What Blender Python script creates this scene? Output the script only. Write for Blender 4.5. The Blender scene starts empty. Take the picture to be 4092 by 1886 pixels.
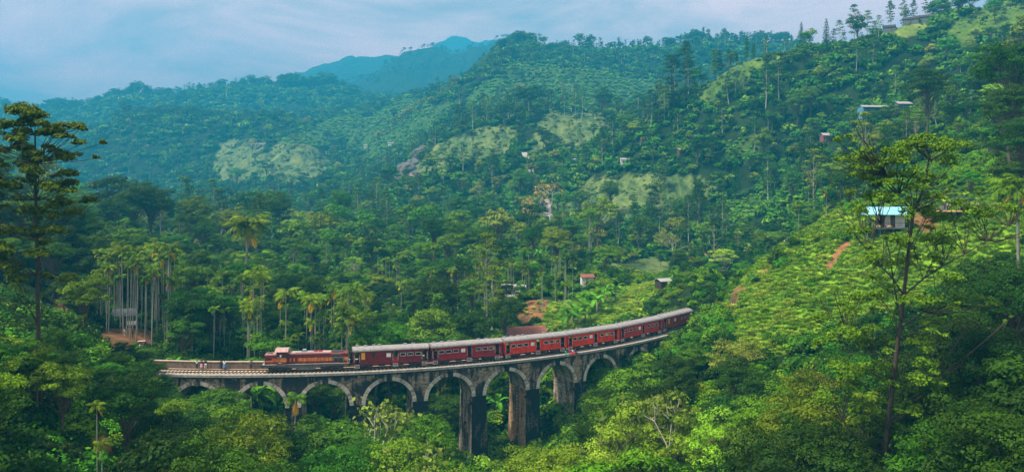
import bpy, math, random
import numpy as np
from mathutils import Vector, Matrix

# ------------------------------------------------------------------ camera, sky, sun
scene = bpy.context.scene
COL = scene.collection
FPX = 3149.0; CX = 2046.0; HY = 788.0; CAMZ = 30.0      # focal length and eye level in photo pixels
cam_d = bpy.data.cameras.new("camera"); cam = bpy.data.objects.new("camera", cam_d); COL.objects.link(cam)
cam.location = (0, 0, CAMZ); cam.rotation_euler = (math.radians(90), 0, 0)
cam_d.sensor_width = 36.0; cam_d.lens = 36.0 * FPX / 4092.0
cam_d.shift_y = -(943.0 - HY) / 4092.0
cam_d.clip_start = 0.5; cam_d.clip_end = 30000
scene.camera = cam
SUN_EL, SUN_AZ = math.radians(58), math.radians(-62)      # azimuth from +Y towards +X
w = bpy.data.worlds.new("World"); scene.world = w; w.use_nodes = True
nt = w.node_tree; nt.nodes.clear()
def N(nt, t, **k):
    n = nt.nodes.new(t)
    for a, b in k.items():
        if a == 'inp':
            for i, v in b.items(): n.inputs[i].default_value = v
        else: setattr(n, a, b)
    return n
def L(nt, a, b): nt.links.new(a, b)
sky = N(nt, 'ShaderNodeTexSky', sky_type='NISHITA', sun_disc=False, sun_elevation=SUN_EL, sun_rotation=SUN_AZ,
        air_density=1.0, dust_density=2.0, ozone_density=2.0)
tc = N(nt, 'ShaderNodeTexCoord'); mp = N(nt, 'ShaderNodeMapping'); mp.inputs['Scale'].default_value = (1.6, 1.6, 4.5)
mp.inputs['Rotation'].default_value = (0, math.radians(12), 0)
no = N(nt, 'ShaderNodeTexNoise', inp={'Scale': 2.2, 'Detail': 8.0, 'Roughness': 0.58, 'Distortion': 0.5})
cr = N(nt, 'ShaderNodeValToRGB')
cr.color_ramp.elements[0].position = 0.36; cr.color_ramp.elements[0].color = (2.6, 2.75, 2.75, 1)
cr.color_ramp.elements[1].position = 0.64; cr.color_ramp.elements[1].color = (9.4, 8.4, 7.4, 1)
mx = N(nt, 'ShaderNodeMix', data_type='RGBA', inp={0: 0.94})
bg = N(nt, 'ShaderNodeBackground', inp={'Strength': 0.092}); ow = N(nt, 'ShaderNodeOutputWorld')
L(nt, tc.outputs['Generated'], mp.inputs[0]); L(nt, mp.outputs[0], no.inputs['Vector']); L(nt, no.outputs[0], cr.inputs[0])
L(nt, sky.outputs[0], mx.inputs[6]); L(nt, cr.outputs[0], mx.inputs[7]); L(nt, mx.outputs[2], bg.inputs[0]); L(nt, bg.outputs[0], ow.inputs[0])
sd = bpy.data.lights.new("sun", 'SUN'); sd.energy = 5.0; sd.angle = math.radians(12); sd.color = (0.95, 0.96, 0.74)
so = bpy.data.objects.new("sun", sd); COL.objects.link(so)
sdir = Vector((math.sin(SUN_AZ) * math.cos(SUN_EL), math.cos(SUN_AZ) * math.cos(SUN_EL), math.sin(SUN_EL)))
sdir = Vector((-0.50, -0.16, 0.85)).normalized()
sky.sun_elevation = math.asin(sdir.z); sky.sun_rotation = math.atan2(sdir.x, sdir.y)
so.rotation_euler = (-sdir).to_track_quat('-Z', 'Y').to_euler()
so.location = (-60, -20, 160)
vs = scene.view_settings
scene.display_settings.display_device = 'sRGB'
vs.view_transform = 'Standard'; vs.look = 'None'; vs.exposure = 1.08; vs.gamma = 1.0; vs.use_curve_mapping = False
cy = scene.cycles
cy.use_denoising = True; cy.denoising_prefilter = 'FAST'
try: cy.denoiser = 'OPENIMAGEDENOISE'; cy.denoising_input_passes = 'RGB_ALBEDO_NORMAL'
except Exception: pass
cy.max_bounces = 6; cy.diffuse_bounces = 3; cy.glossy_bounces = 2; cy.transmission_bounces = 3
cy.volume_bounces = 1; cy.transparent_max_bounces = 6; cy.use_fast_gi = False
cy.caustics_reflective = False; cy.caustics_refractive = False
cy.sample_clamp_indirect = 4.0

HAZE_DENSITY = 0.00041
HAZE_COL = (0.03, 0.43, 0.74)

# ------------------------------------------------------------------ helpers
def at(px, py, D):
    """point seen at photo pixel (px,py) at distance D along the view"""
    return Vector(((px - CX) / FPX * D, D, CAMZ - (py - HY) / FPX * D))

def fast_mesh(name, V, F, mats, uv=None, fmat=None, tint=None, smooth=False):
    """V (n,3); F: (m,4) or (m,3) int array or list of polygons"""
    me = bpy.data.meshes.new(name)
    V = np.asarray(V, dtype=np.float32)
    if isinstance(F, np.ndarray):
        m, k = F.shape
        me.vertices.add(len(V)); me.vertices.foreach_set('co', V.ravel())
        me.loops.add(m * k); me.loops.foreach_set('vertex_index', F.astype(np.int32).ravel())
        me.polygons.add(m); me.polygons.foreach_set('loop_start', np.arange(0, m * k, k, dtype=np.int32))
        try: me.polygons.foreach_set('loop_total', np.full(m, k, dtype=np.int32))
        except Exception: pass
        me.update(calc_edges=True)
    else:
        me.from_pydata([tuple(map(float, v)) for v in V], [], [tuple(int(i) for i in f) for f in F]); me.update()
        m = len(F)
    for x in (mats if isinstance(mats, (list, tuple)) else [mats]): me.materials.append(x)
    if fmat is not None: me.polygons.foreach_set('material_index', np.asarray(fmat, dtype=np.int32))
    if uv is not None:
        ul = me.uv_layers.new(name='UVMap')
        li = np.zeros(len(me.loops), dtype=np.int32); me.loops.foreach_get('vertex_index', li)
        ul.data.foreach_set('uv', np.asarray(uv, dtype=np.float32)[li].ravel())
    if tint is not None:
        a = me.attributes.new('tint', 'FLOAT', 'FACE'); a.data.foreach_set('value', np.asarray(tint, dtype=np.float32))
    if smooth: me.polygons.foreach_set('use_smooth', np.ones(m, dtype=bool))
    me.validate(verbose=False)
    return me

class MB:
    """collects boxes, tubes and quads, then links them as one mesh object"""
    def __init__(s): s.v = []; s.f = []; s.m = []; s.u = []; s.xf = None; s.cm = 0
    def add(s, vs_, fs, uv=None):
        o = len(s.v)
        if s.xf is not None: vs_ = [s.xf(v) for v in vs_]
        s.v += [tuple(v) for v in vs_]
        s.u += list(uv) if uv is not None else [(0, 0)] * len(vs_)
        for f in fs: s.f.append(tuple(o + i for i in f)); s.m.append(s.cm)
    def box(s, x0, x1, y0, y1, z0, z1, nx=1):
        xs = [x0 + (x1 - x0) * i / nx for i in range(nx + 1)]
        v = []
        for x in xs: v += [(x, y0, z0), (x, y1, z0), (x, y1, z1), (x, y0, z1)]
        f = []
        for i in range(nx):
            a = i * 4; b = a + 4
            f += [(a, a + 1, b + 1, b), (a + 1, a + 2, b + 2, b + 1), (a + 2, a + 3, b + 3, b + 2), (a + 3, a, b, b + 3)]
        f += [(3, 2, 1, 0), (nx * 4, nx * 4 + 1, nx * 4 + 2, nx * 4 + 3)]
        uv = [(p[0] + p[1] * 0.7, p[2]) for p in v]
        s.add(v, f, uv)
    def tube(s, pts, rad, n=6, cap=True):
        pts = [Vector(p) for p in pts]
        if not hasattr(rad, '__len__'): rad = [rad] * len(pts)
        v = []; prev = None
        for i, p in enumerate(pts):
            d = (pts[min(i + 1, len(pts) - 1)] - pts[max(i - 1, 0)])
            d = d.normalized() if d.length > 1e-6 else Vector((0, 0, 1))
            if prev is None:
                a = d.cross(Vector((0, 0, 1)) if abs(d.z) < 0.9 else Vector((1, 0, 0))).normalized()
            else:
                a = (prev - d * prev.dot(d)); a = a.normalized() if a.length > 1e-6 else d.orthogonal().normalized()
            prev = a; b = d.cross(a)
            for k in range(n):
                t = 2 * math.pi * k / n
                v.append(p + (a * math.cos(t) + b * math.sin(t)) * rad[i])
        f = []
        for i in range(len(pts) - 1):
            for k in range(n):
                k2 = (k + 1) % n
                f.append((i * n + k, i * n + k2, (i + 1) * n + k2, (i + 1) * n + k))
        if cap:
            f.append(tuple(range(n - 1, -1, -1))); o = (len(pts) - 1) * n; f.append(tuple(o + k for k in range(n)))
        s.add(v, f, [(0, q[2]) for q in v])
    def prism(s, poly, y0, y1):
        """polygon in the local x,z plane pushed from y0 to y1"""
        n = len(poly)
        v = [(p[0], y0, p[1]) for p in poly] + [(p[0], y1, p[1]) for p in poly]
        f = [tuple(range(n)), tuple(range(2 * n - 1, n - 1, -1))]
        f += [(i, i + n, (i + 1) % n + n, (i + 1) % n) for i in range(n)]
        s.add(v, f, [(q[0], q[2]) for q in v])
    def prismx(s, poly, x0, x1, nx=1):
        """polygon in the local y,z plane pushed along x"""
        n = len(poly); v = []
        for i in range(nx + 1):
            x = x0 + (x1 - x0) * i / nx
            v += [(x, p[0], p[1]) for p in poly]
        f = [tuple(range(n - 1, -1, -1)), tuple(nx * n + i for i in range(n))]
        for k in range(nx):
            o = k * n
            f += [(o + i, o + (i + 1) % n, o + n + (i + 1) % n, o + n + i) for i in range(n)]
        s.add(v, f, [(q[0], q[2] + q[1]) for q in v])
    def ball(s, c, r, n=8, m=6):
        rx, ry, rz = (r, r, r) if not hasattr(r, '__len__') else r
        v = [(c[0], c[1], c[2] - rz)]
        for i in range(1, m):
            t = math.pi * i / m
            for k in range(n):
                p = 2 * math.pi * k / n
                v.append((c[0] + rx * math.sin(t) * math.cos(p), c[1] + ry * math.sin(t) * math.sin(p), c[2] - rz * math.cos(t)))
        v.append((c[0], c[1], c[2] + rz)); f = []
        for k in range(n):
            f.append((0, 1 + (k + 1) % n, 1 + k)); e = len(v) - 1; b = 1 + (m - 2) * n
            f.append((b + k, b + (k + 1) % n, e))
        for i in range(m - 2):
            for k in range(n):
                a = 1 + i * n; f.append((a + k, a + (k + 1) % n, a + n + (k + 1) % n, a + n + k))
        s.add(v, f)
    def mesh(s, name, mats, smooth=False):
        return fast_mesh(name, np.array(s.v, dtype=np.float32), s.f, mats, uv=np.array(s.u, dtype=np.float32), fmat=s.m, smooth=smooth)
    def build(s, name, mats, parent=None, smooth=False, loc=None):
        return link(name, s.mesh(name, mats, smooth), parent, loc)

def link(name, me, parent=None, loc=None):
    o = bpy.data.objects.new(name, me); COL.objects.link(o)
    if parent is not None: o.parent = parent
    if loc is not None: o.location = loc
    return o
def tag(o, label=None, cat=None, group=None, kind=None):
    if label: o['label'] = label
    if cat: o['category'] = cat
    if group: o['group'] = group
    if kind: o['kind'] = kind
    return o
def empty(name, loc=(0, 0, 0), rz=0, label=None, cat=None, group=None):
    o = bpy.data.objects.new(name, None); COL.objects.link(o); o.location = loc; o.rotation_euler = (0, 0, rz)
    o.empty_display_size = 0.5
    return tag(o, label, cat, group)
def copy_tree(o, parent=None):
    c = o.copy(); COL.objects.link(c); c.parent = parent
    for ch in [x for x in o.children]: copy_tree(ch, c)
    return c

# ------------------------------------------------------------------ materials
def mat(name):
    m = bpy.data.materials.new(name); m.use_nodes = True
    nt = m.node_tree; nt.nodes.clear(); o = N(nt, 'ShaderNodeOutputMaterial'); return m, nt, o
def ramp(nt, fac, stops):
    r = N(nt, 'ShaderNodeValToRGB'); e = r.color_ramp.elements
    while len(e) < len(stops): e.new(0.5)
    for i, (p, c) in enumerate(stops): e[i].position = p; e[i].color = (*c, 1)
    L(nt, fac, r.inputs[0]); return r.outputs[0]
def noise(nt, vec, scale, detail=3.0, rough=0.55, dist=0.0):
    n = N(nt, 'ShaderNodeTexNoise', inp={'Scale': scale, 'Detail': detail, 'Roughness': rough, 'Distortion': dist})
    if vec is not None: L(nt, vec, n.inputs['Vector'])
    return n.outputs[0]
def mixc(nt, f, a, b, mode='MIX'):
    m = N(nt, 'ShaderNodeMix', data_type='RGBA', blend_type=mode)
    for sck, v in ((0, f), (6, a), (7, b)):
        if isinstance(v, (int, float)): m.inputs[sck].default_value = v
        elif isinstance(v, tuple): m.inputs[sck].default_value = (*v, 1)
        else: L(nt, v, m.inputs[sck])
    return m.outputs[2]
def mapping(nt, vec, scale=(1, 1, 1), rot=(0, 0, 0)):
    m = N(nt, 'ShaderNodeMapping'); m.inputs['Scale'].default_value = scale; m.inputs['Rotation'].default_value = rot
    L(nt, vec, m.inputs[0]); return m.outputs[0]
def bumped(nt, h, strength, dist, bs):
    b = N(nt, 'ShaderNodeBump', inp={'Strength': strength, 'Distance': dist}); L(nt, h, b.inputs['Height']); L(nt, b.outputs[0], bs.inputs['Normal'])

def plain(name, col, rough=0.7, var=0.35, scale=1.5, metal=0.0, dirt=None, bump=0.0):
    """painted / worn surface: base colour broken up by noise, optional dirt colour"""
    m, nt, o = mat(name); p = N(nt, 'ShaderNodeBsdfPrincipled', inp={'Roughness': rough, 'Metallic': metal})
    t = N(nt, 'ShaderNodeTexCoord').outputs['Object']
    n1 = noise(nt, t, scale, 5, 0.65)
    c = ramp(nt, n1, [(0.3, tuple(x * (1 - var) for x in col)), (0.7, tuple(min(1, x * (1 + var * 0.6)) for x in col))])
    if dirt:
        n2 = noise(nt, mapping(nt, t, (2.2, 2.2, 0.5)), scale * 0.9, 6, 0.7)
        f = ramp(nt, n2, [(0.48, (0, 0, 0)), (0.66, (0.85, 0.85, 0.85))])
        c = mixc(nt, f, c, dirt)
    L(nt, c, p.inputs['Base Color'])
    if bump: bumped(nt, n1, bump, 0.05, p)
    L(nt, p.outputs[0], o.inputs[0]); return m

def leafmat(name, dark, light, var=0.5, trans=0.25, rough=0.55):
    m, nt, o = mat(name); light = (light[0] * 1.95, light[1] * 2.0, light[2] * 0.4); dark = (dark[0] * .45, dark[1] * .45, dark[2] * .2); trans *= 0.6
    at_ = N(nt, 'ShaderNodeAttribute', attribute_name='tint'); oi = N(nt, 'ShaderNodeObjectInfo')
    mr = N(nt, 'ShaderNodeMath', operation='MULTIPLY_ADD', inp={1: var, 2: 0.0}); L(nt, oi.outputs['Random'], mr.inputs[0])
    ad = N(nt, 'ShaderNodeMath', operation='MULTIPLY_ADD', inp={1: 1.0 - var}); L(nt, at_.outputs['Fac'], ad.inputs[0]); L(nt, mr.outputs[0], ad.inputs[2])
    c = ramp(nt, ad.outputs[0], [(0.05, dark), (0.9, light)])
    hs = N(nt, 'ShaderNodeHueSaturation'); L(nt, c, hs.inputs['Color'])
    m2 = N(nt, 'ShaderNodeMath', operation='MULTIPLY_ADD', inp={1: 0.04, 2: 0.485})
    wn = N(nt, 'ShaderNodeTexWhiteNoise', noise_dimensions='1D'); L(nt, oi.outputs['Random'], wn.inputs['W'])
    L(nt, wn.outputs[0], m2.inputs[0]); L(nt, m2.outputs[0], hs.inputs['Hue'])
    p = N(nt, 'ShaderNodeBsdfPrincipled', inp={'Roughness': rough, 'Specular IOR Level': 0.08}); L(nt, hs.outputs[0], p.inputs['Base Color'])
    tr = N(nt, 'ShaderNodeBsdfTranslucent'); L(nt, mixc(nt, 0.5, hs.outputs[0], (0.16, 0.30, 0.01), 'MIX'), tr.inputs[0])
    ms = N(nt, 'ShaderNodeMixShader', inp={0: trans}); L(nt, p.outputs[0], ms.inputs[1]); L(nt, tr.outputs[0], ms.inputs[2])
    L(nt, ms.outputs[0], o.inputs[0]); return m

M = {}
M['leaf_dark'] = leafmat('leaf_dark', (0.005, 0.018, 0.003), (0.018, 0.052, 0.008))  # kept extra low so near foliage colour carries the dimming of the corners
M['leaf_mid'] = leafmat('leaf_mid', (0.008, 0.036, 0.006), (0.050, 0.135, 0.016))
M['leaf_lime'] = leafmat('leaf_lime', (0.022, 0.085, 0.007), (0.085, 0.19, 0.015))
M['leaf_olive'] = leafmat('leaf_olive', (0.022, 0.055, 0.007), (0.105, 0.165, 0.020))
M['leaf_pale'] = leafmat('leaf_pale', (0.055, 0.12, 0.025), (0.20, 0.32, 0.075))
M['leaf_grey'] = leafmat('leaf_grey', (0.055, 0.085, 0.045), (0.16, 0.19, 0.11), trans=0.1)
M['leaf_pink'] = leafmat('leaf_pink', (0.13, 0.10, 0.08), (0.25, 0.19, 0.15), trans=0.1)
M['leaf_yellow'] = leafmat('leaf_yellow', (0.06, 0.11, 0.01), (0.17, 0.24, 0.025))
M['leaf_blue'] = leafmat('leaf_blue', (0.008, 0.035, 0.016), (0.035, 0.10, 0.035), trans=0.12)
M['leaf_palm'] = leafmat('leaf_palm', (0.014, 0.055, 0.006), (0.085, 0.15, 0.015), trans=0.2)
M['leaf_banana'] = leafmat('leaf_banana', (0.03, 0.11, 0.014), (0.075, 0.20, 0.022), trans=0.3)
M['leaf_tea'] = leafmat('leaf_tea', (0.030, 0.090, 0.008), (0.10, 0.23, 0.018), trans=0.15)
M['leaf_bush'] = leafmat('leaf_bush', (0.022, 0.070, 0.008), (0.12, 0.23, 0.018))
M['leaf_grass'] = leafmat('leaf_grass', (0.30, 0.52, 0.08), (0.165, 0.27, 0.09))
M['leaf_silver'] = leafmat('leaf_silver', (0.12, 0.20, 0.07), (0.27, 0.36, 0.16))
M['leaf_umbrella'] = leafmat('leaf_umbrella', (0.014, 0.045, 0.008), (0.060, 0.100, 0.018))
M['leaf_feather'] = leafmat('leaf_feather', (0.06, 0.14, 0.015), (0.12, 0.19, 0.03))
M['leaf_scrub'] = leafmat('leaf_scrub', (0.11, 0.20, 0.08), (0.06, 0.10, 0.10), trans=0.1)
M['leaf_dead'] = leafmat('leaf_dead', (0.22, 0.12, 0.02), (0.40, 0.26, 0.04))
M['bark_dark'] = plain('bark_dark', (0.045, 0.035, 0.026), 0.9, 0.5, 3.0)
M['bark_brown'] = plain('bark_brown', (0.10, 0.075, 0.05), 0.9, 0.4, 3.0)
M['bark_pale'] = plain('bark_pale', (0.38, 0.37, 0.32), 0.85, 0.4, 2.0)
M['bark_palm'] = plain('bark_palm', (0.24, 0.26, 0.21), 0.85, 0.35, 2.0)
M['orange_fruit'] = plain('orange_fruit', (0.75, 0.36, 0.03), 0.6, 0.2)

def stone(name, base, dark, light, stain=0.5, bw=0.75, bh=0.30, stain_scale=0.16, light_amt=0.35, rust=0.0):
    m, nt, o = mat(name); p = N(nt, 'ShaderNodeBsdfPrincipled', inp={'Roughness': 0.9, 'Specular IOR Level': 0.2})
    uv = N(nt, 'ShaderNodeUVMap', uv_map='UVMap').outputs[0]
    br = N(nt, 'ShaderNodeTexBrick', inp={'Scale': 1.0, 'Mortar Size': 0.028, 'Mortar Smooth': 0.3, 'Bias': 0.0, 'Brick Width': bw, 'Row Height': bh,
            'Color1': (*base, 1), 'Color2': (*tuple(x * 0.45 for x in base), 1), 'Mortar': (*tuple(x * 0.25 for x in base), 1)})
    L(nt, mapping(nt, uv, (1, 1, 1)), br.inputs['Vector'])
    blk = noise(nt, mapping(nt, uv, (1.3, 3.4, 1)), 1.0, 2, 0.5)
    c = mixc(nt, ramp(nt, blk, [(0.42, (0, 0, 0)), (0.75, (light_amt,) * 3)]), br.outputs[0], light)
    lc = noise(nt, mapping(nt, uv, (2.5, 2.5, 1)), 2.0, 6, 0.75)
    c = mixc(nt, ramp(nt, lc, [(0.60, (0, 0, 0)), (0.72, (light_amt * 1.2,) * 3)]), c, light)
    if rust:
        rn = noise(nt, mapping(nt, uv, (0.8, 0.12, 1)), 1.1, 5, 0.65)
        c = mixc(nt, ramp(nt, rn, [(0.46, (0, 0, 0)), (0.60, (rust,) * 3)]), c, (0.34, 0.16, 0.07))
    # run-off stains: tall streaks
    st = noise(nt, mapping(nt, uv, (1.0, 0.16, 1)), 0.9, 6, 0.68, 0.3)
    st2 = noise(nt, mapping(nt, uv, (0.35, 0.25, 1)), stain_scale * 5, 5, 0.62, 0.5)
    ma = N(nt, 'ShaderNodeMath', operation='ADD'); L(nt, st, ma.inputs[0]); L(nt, st2, ma.inputs[1])
    f = ramp(nt, ma.outputs[0], [(1.02 - 0.35 * stain, (0, 0, 0)), (1.16 - 0.35 * stain, (0.93,) * 3)])
    # ramp positions are clamped to 0..1: halve the sum first
    hv = N(nt, 'ShaderNodeMath', operation='MULTIPLY', inp={1: 0.5}); L(nt, ma.outputs[0], hv.inputs[0])
    f = ramp(nt, hv.outputs[0], [(0.56 - 0.16 * stain, (0, 0, 0)), (0.62 - 0.16 * stain, (0.93,) * 3)])
    c = mixc(nt, f, c, dark)
    L(nt, c, p.inputs['Base Color']); bumped(nt, br.outputs['Fac'], 0.5, -0.04, p)
    L(nt, p.outputs[0], o.inputs[0]); return m
M['stone_wall'] = stone('stone_wall', (0.30, 0.25, 0.18), (0.012, 0.018, 0.024), (0.62, 0.52, 0.38), 0.62, light_amt=0.6, rust=0.15)
M['stone_ring'] = stone('stone_ring', (0.60, 0.56, 0.48), (0.06, 0.06, 0.06), (0.80, 0.74, 0.62), 0.15, 0.62, 0.9)
M['stone_dark'] = stone('stone_dark', (0.09, 0.08, 0.065), (0.006, 0.012, 0.018), (0.36, 0.34, 0.30), 0.88, light_amt=0.5, rust=0.1)
M['stone_side'] = stone('stone_side', (0.58, 0.52, 0.45), (0.05, 0.045, 0.042), (0.70, 0.66, 0.58), 0.42, 0.8, 0.34, light_amt=0.75, rust=0.6)
M['stone_orange'] = stone('stone_orange', (0.58, 0.38, 0.23), (0.08, 0.055, 0.04), (0.55, 0.42, 0.30), 0.4, 0.8, 0.34)
M['coping'] = plain('coping', (0.32, 0.32, 0.30), 0.9, 0.4, 1.2, dirt=(0.16, 0.14, 0.12))
M['parapet'] = plain('parapet', (0.17, 0.13, 0.10), 0.9, 0.45, 1.0, dirt=(0.05, 0.045, 0.045))
M['parapet_top'] = plain('parapet_top', (0.42, 0.36, 0.28), 0.9, 0.3, 1.0)
M['ballast'] = plain('ballast', (0.30, 0.21, 0.15), 0.95, 0.5, 5.0, dirt=(0.10, 0.08, 0.07), bump=0.6)
M['sleeper'] = plain('sleeper', (0.50, 0.46, 0.38), 0.9, 0.3, 2.0)
M['rail'] = plain('rail', (0.060, 0.038, 0.030), 0.5, 0.3, 3.0, metal=0.4)
M['maroon'] = plain('maroon', (0.17, 0.004, 0.018), 0.42, 0.28, 0.9, dirt=(0.10, 0.004, 0.012))
M['maroon2'] = plain('maroon2', (0.29, 0.005, 0.024), 0.42, 0.25, 0.9, dirt=(0.16, 0.005, 0.014))
M['red'] = plain('red', (0.72, 0.032, 0.010), 0.42, 0.22, 0.9, dirt=(0.20, 0.012, 0.010))
M['crimson'] = plain('crimson', (0.46, 0.008, 0.022), 0.42, 0.25, 0.9, dirt=(0.2, 0.006, 0.012))
M['loco_orange'] = plain('loco_orange', (0.72, 0.20, 0.03), 0.45, 0.3, 1.2, dirt=(0.16, 0.045, 0.02))
M['loco_red'] = plain('loco_red', (0.15, 0.012, 0.018), 0.5, 0.35, 1.2, dirt=(0.04, 0.02, 0.022))
M['loco_roof'] = plain('loco_roof', (0.42, 0.27, 0.27), 0.6, 0.25, 1.5, dirt=(0.22, 0.14, 0.14))
M['loco_grey'] = plain('loco_grey', (0.12, 0.13, 0.13), 0.7, 0.35, 1.0, dirt=(0.05, 0.05, 0.048))
M['coach_roof'] = plain('coach_roof', (0.24, 0.24, 0.25), 0.8, 0.22, 1.3, dirt=(0.14, 0.12, 0.12))
M['black'] = plain('black', (0.012, 0.013, 0.014), 0.6, 0.3)
M['under'] = plain('under', (0.030, 0.028, 0.028), 0.8, 0.5, 3.0, dirt=(0.07, 0.055, 0.045))
M['white_trim'] = plain('white_trim', (0.55, 0.54, 0.52), 0.6, 0.2)
M['white'] = plain('white', (0.78, 0.78, 0.76), 0.6, 0.15)
M['yellow_panel'] = plain('yellow_panel', (0.72, 0.36, 0.02), 0.6, 0.15)
M['interior'] = plain('interior', (0.03, 0.035, 0.04), 0.8, 0.3)
M['iron_sheet'] = plain('iron_sheet', (0.27, 0.29, 0.31), 0.5, 0.2, 1.5, dirt=(0.34, 0.30, 0.27))
M['blue_sheet'] = plain('blue_sheet', (0.14, 0.46, 0.62), 0.5, 0.25, 1.0, dirt=(0.42, 0.55, 0.6))
M['navy_sheet'] = plain('navy_sheet', (0.015, 0.035, 0.07), 0.6, 0.3)
M['tile_roof'] = plain('tile_roof', (0.22, 0.075, 0.05), 0.85, 0.5, 2.5, dirt=(0.09, 0.05, 0.045))
M['wood'] = plain('wood', (0.10, 0.045, 0.022), 0.8, 0.4, 2.0)
M['wood_dark'] = plain('wood_dark', (0.030, 0.022, 0.018), 0.8, 0.4, 2.0)
M['wall_white'] = plain('wall_white', (0.62, 0.62, 0.60), 0.8, 0.15)
M['wall_blue'] = plain('wall_blue', (0.08, 0.22, 0.33), 0.8, 0.2)
M['wall_red'] = plain('wall_red', (0.20, 0.06, 0.06), 0.8, 0.2)
M['wall_grey'] = plain('wall_grey', (0.09, 0.11, 0.12), 0.8, 0.3)
M['glass'] = plain('glass', (0.03, 0.04, 0.05), 0.15, 0.2)
M['rock'] = plain('rock', (0.12, 0.13, 0.12), 0.95, 0.55, 0.5, dirt=(0.06, 0.065, 0.06), bump=0.8)
M['cushion'] = plain('cushion', (0.72, 0.46, 0.20), 0.9, 0.15)
M['skin'] = plain('skin', (0.20, 0.10, 0.06), 0.6, 0.1)
M['hair'] = plain('hair', (0.010, 0.008, 0.007), 0.6, 0.1)
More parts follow.
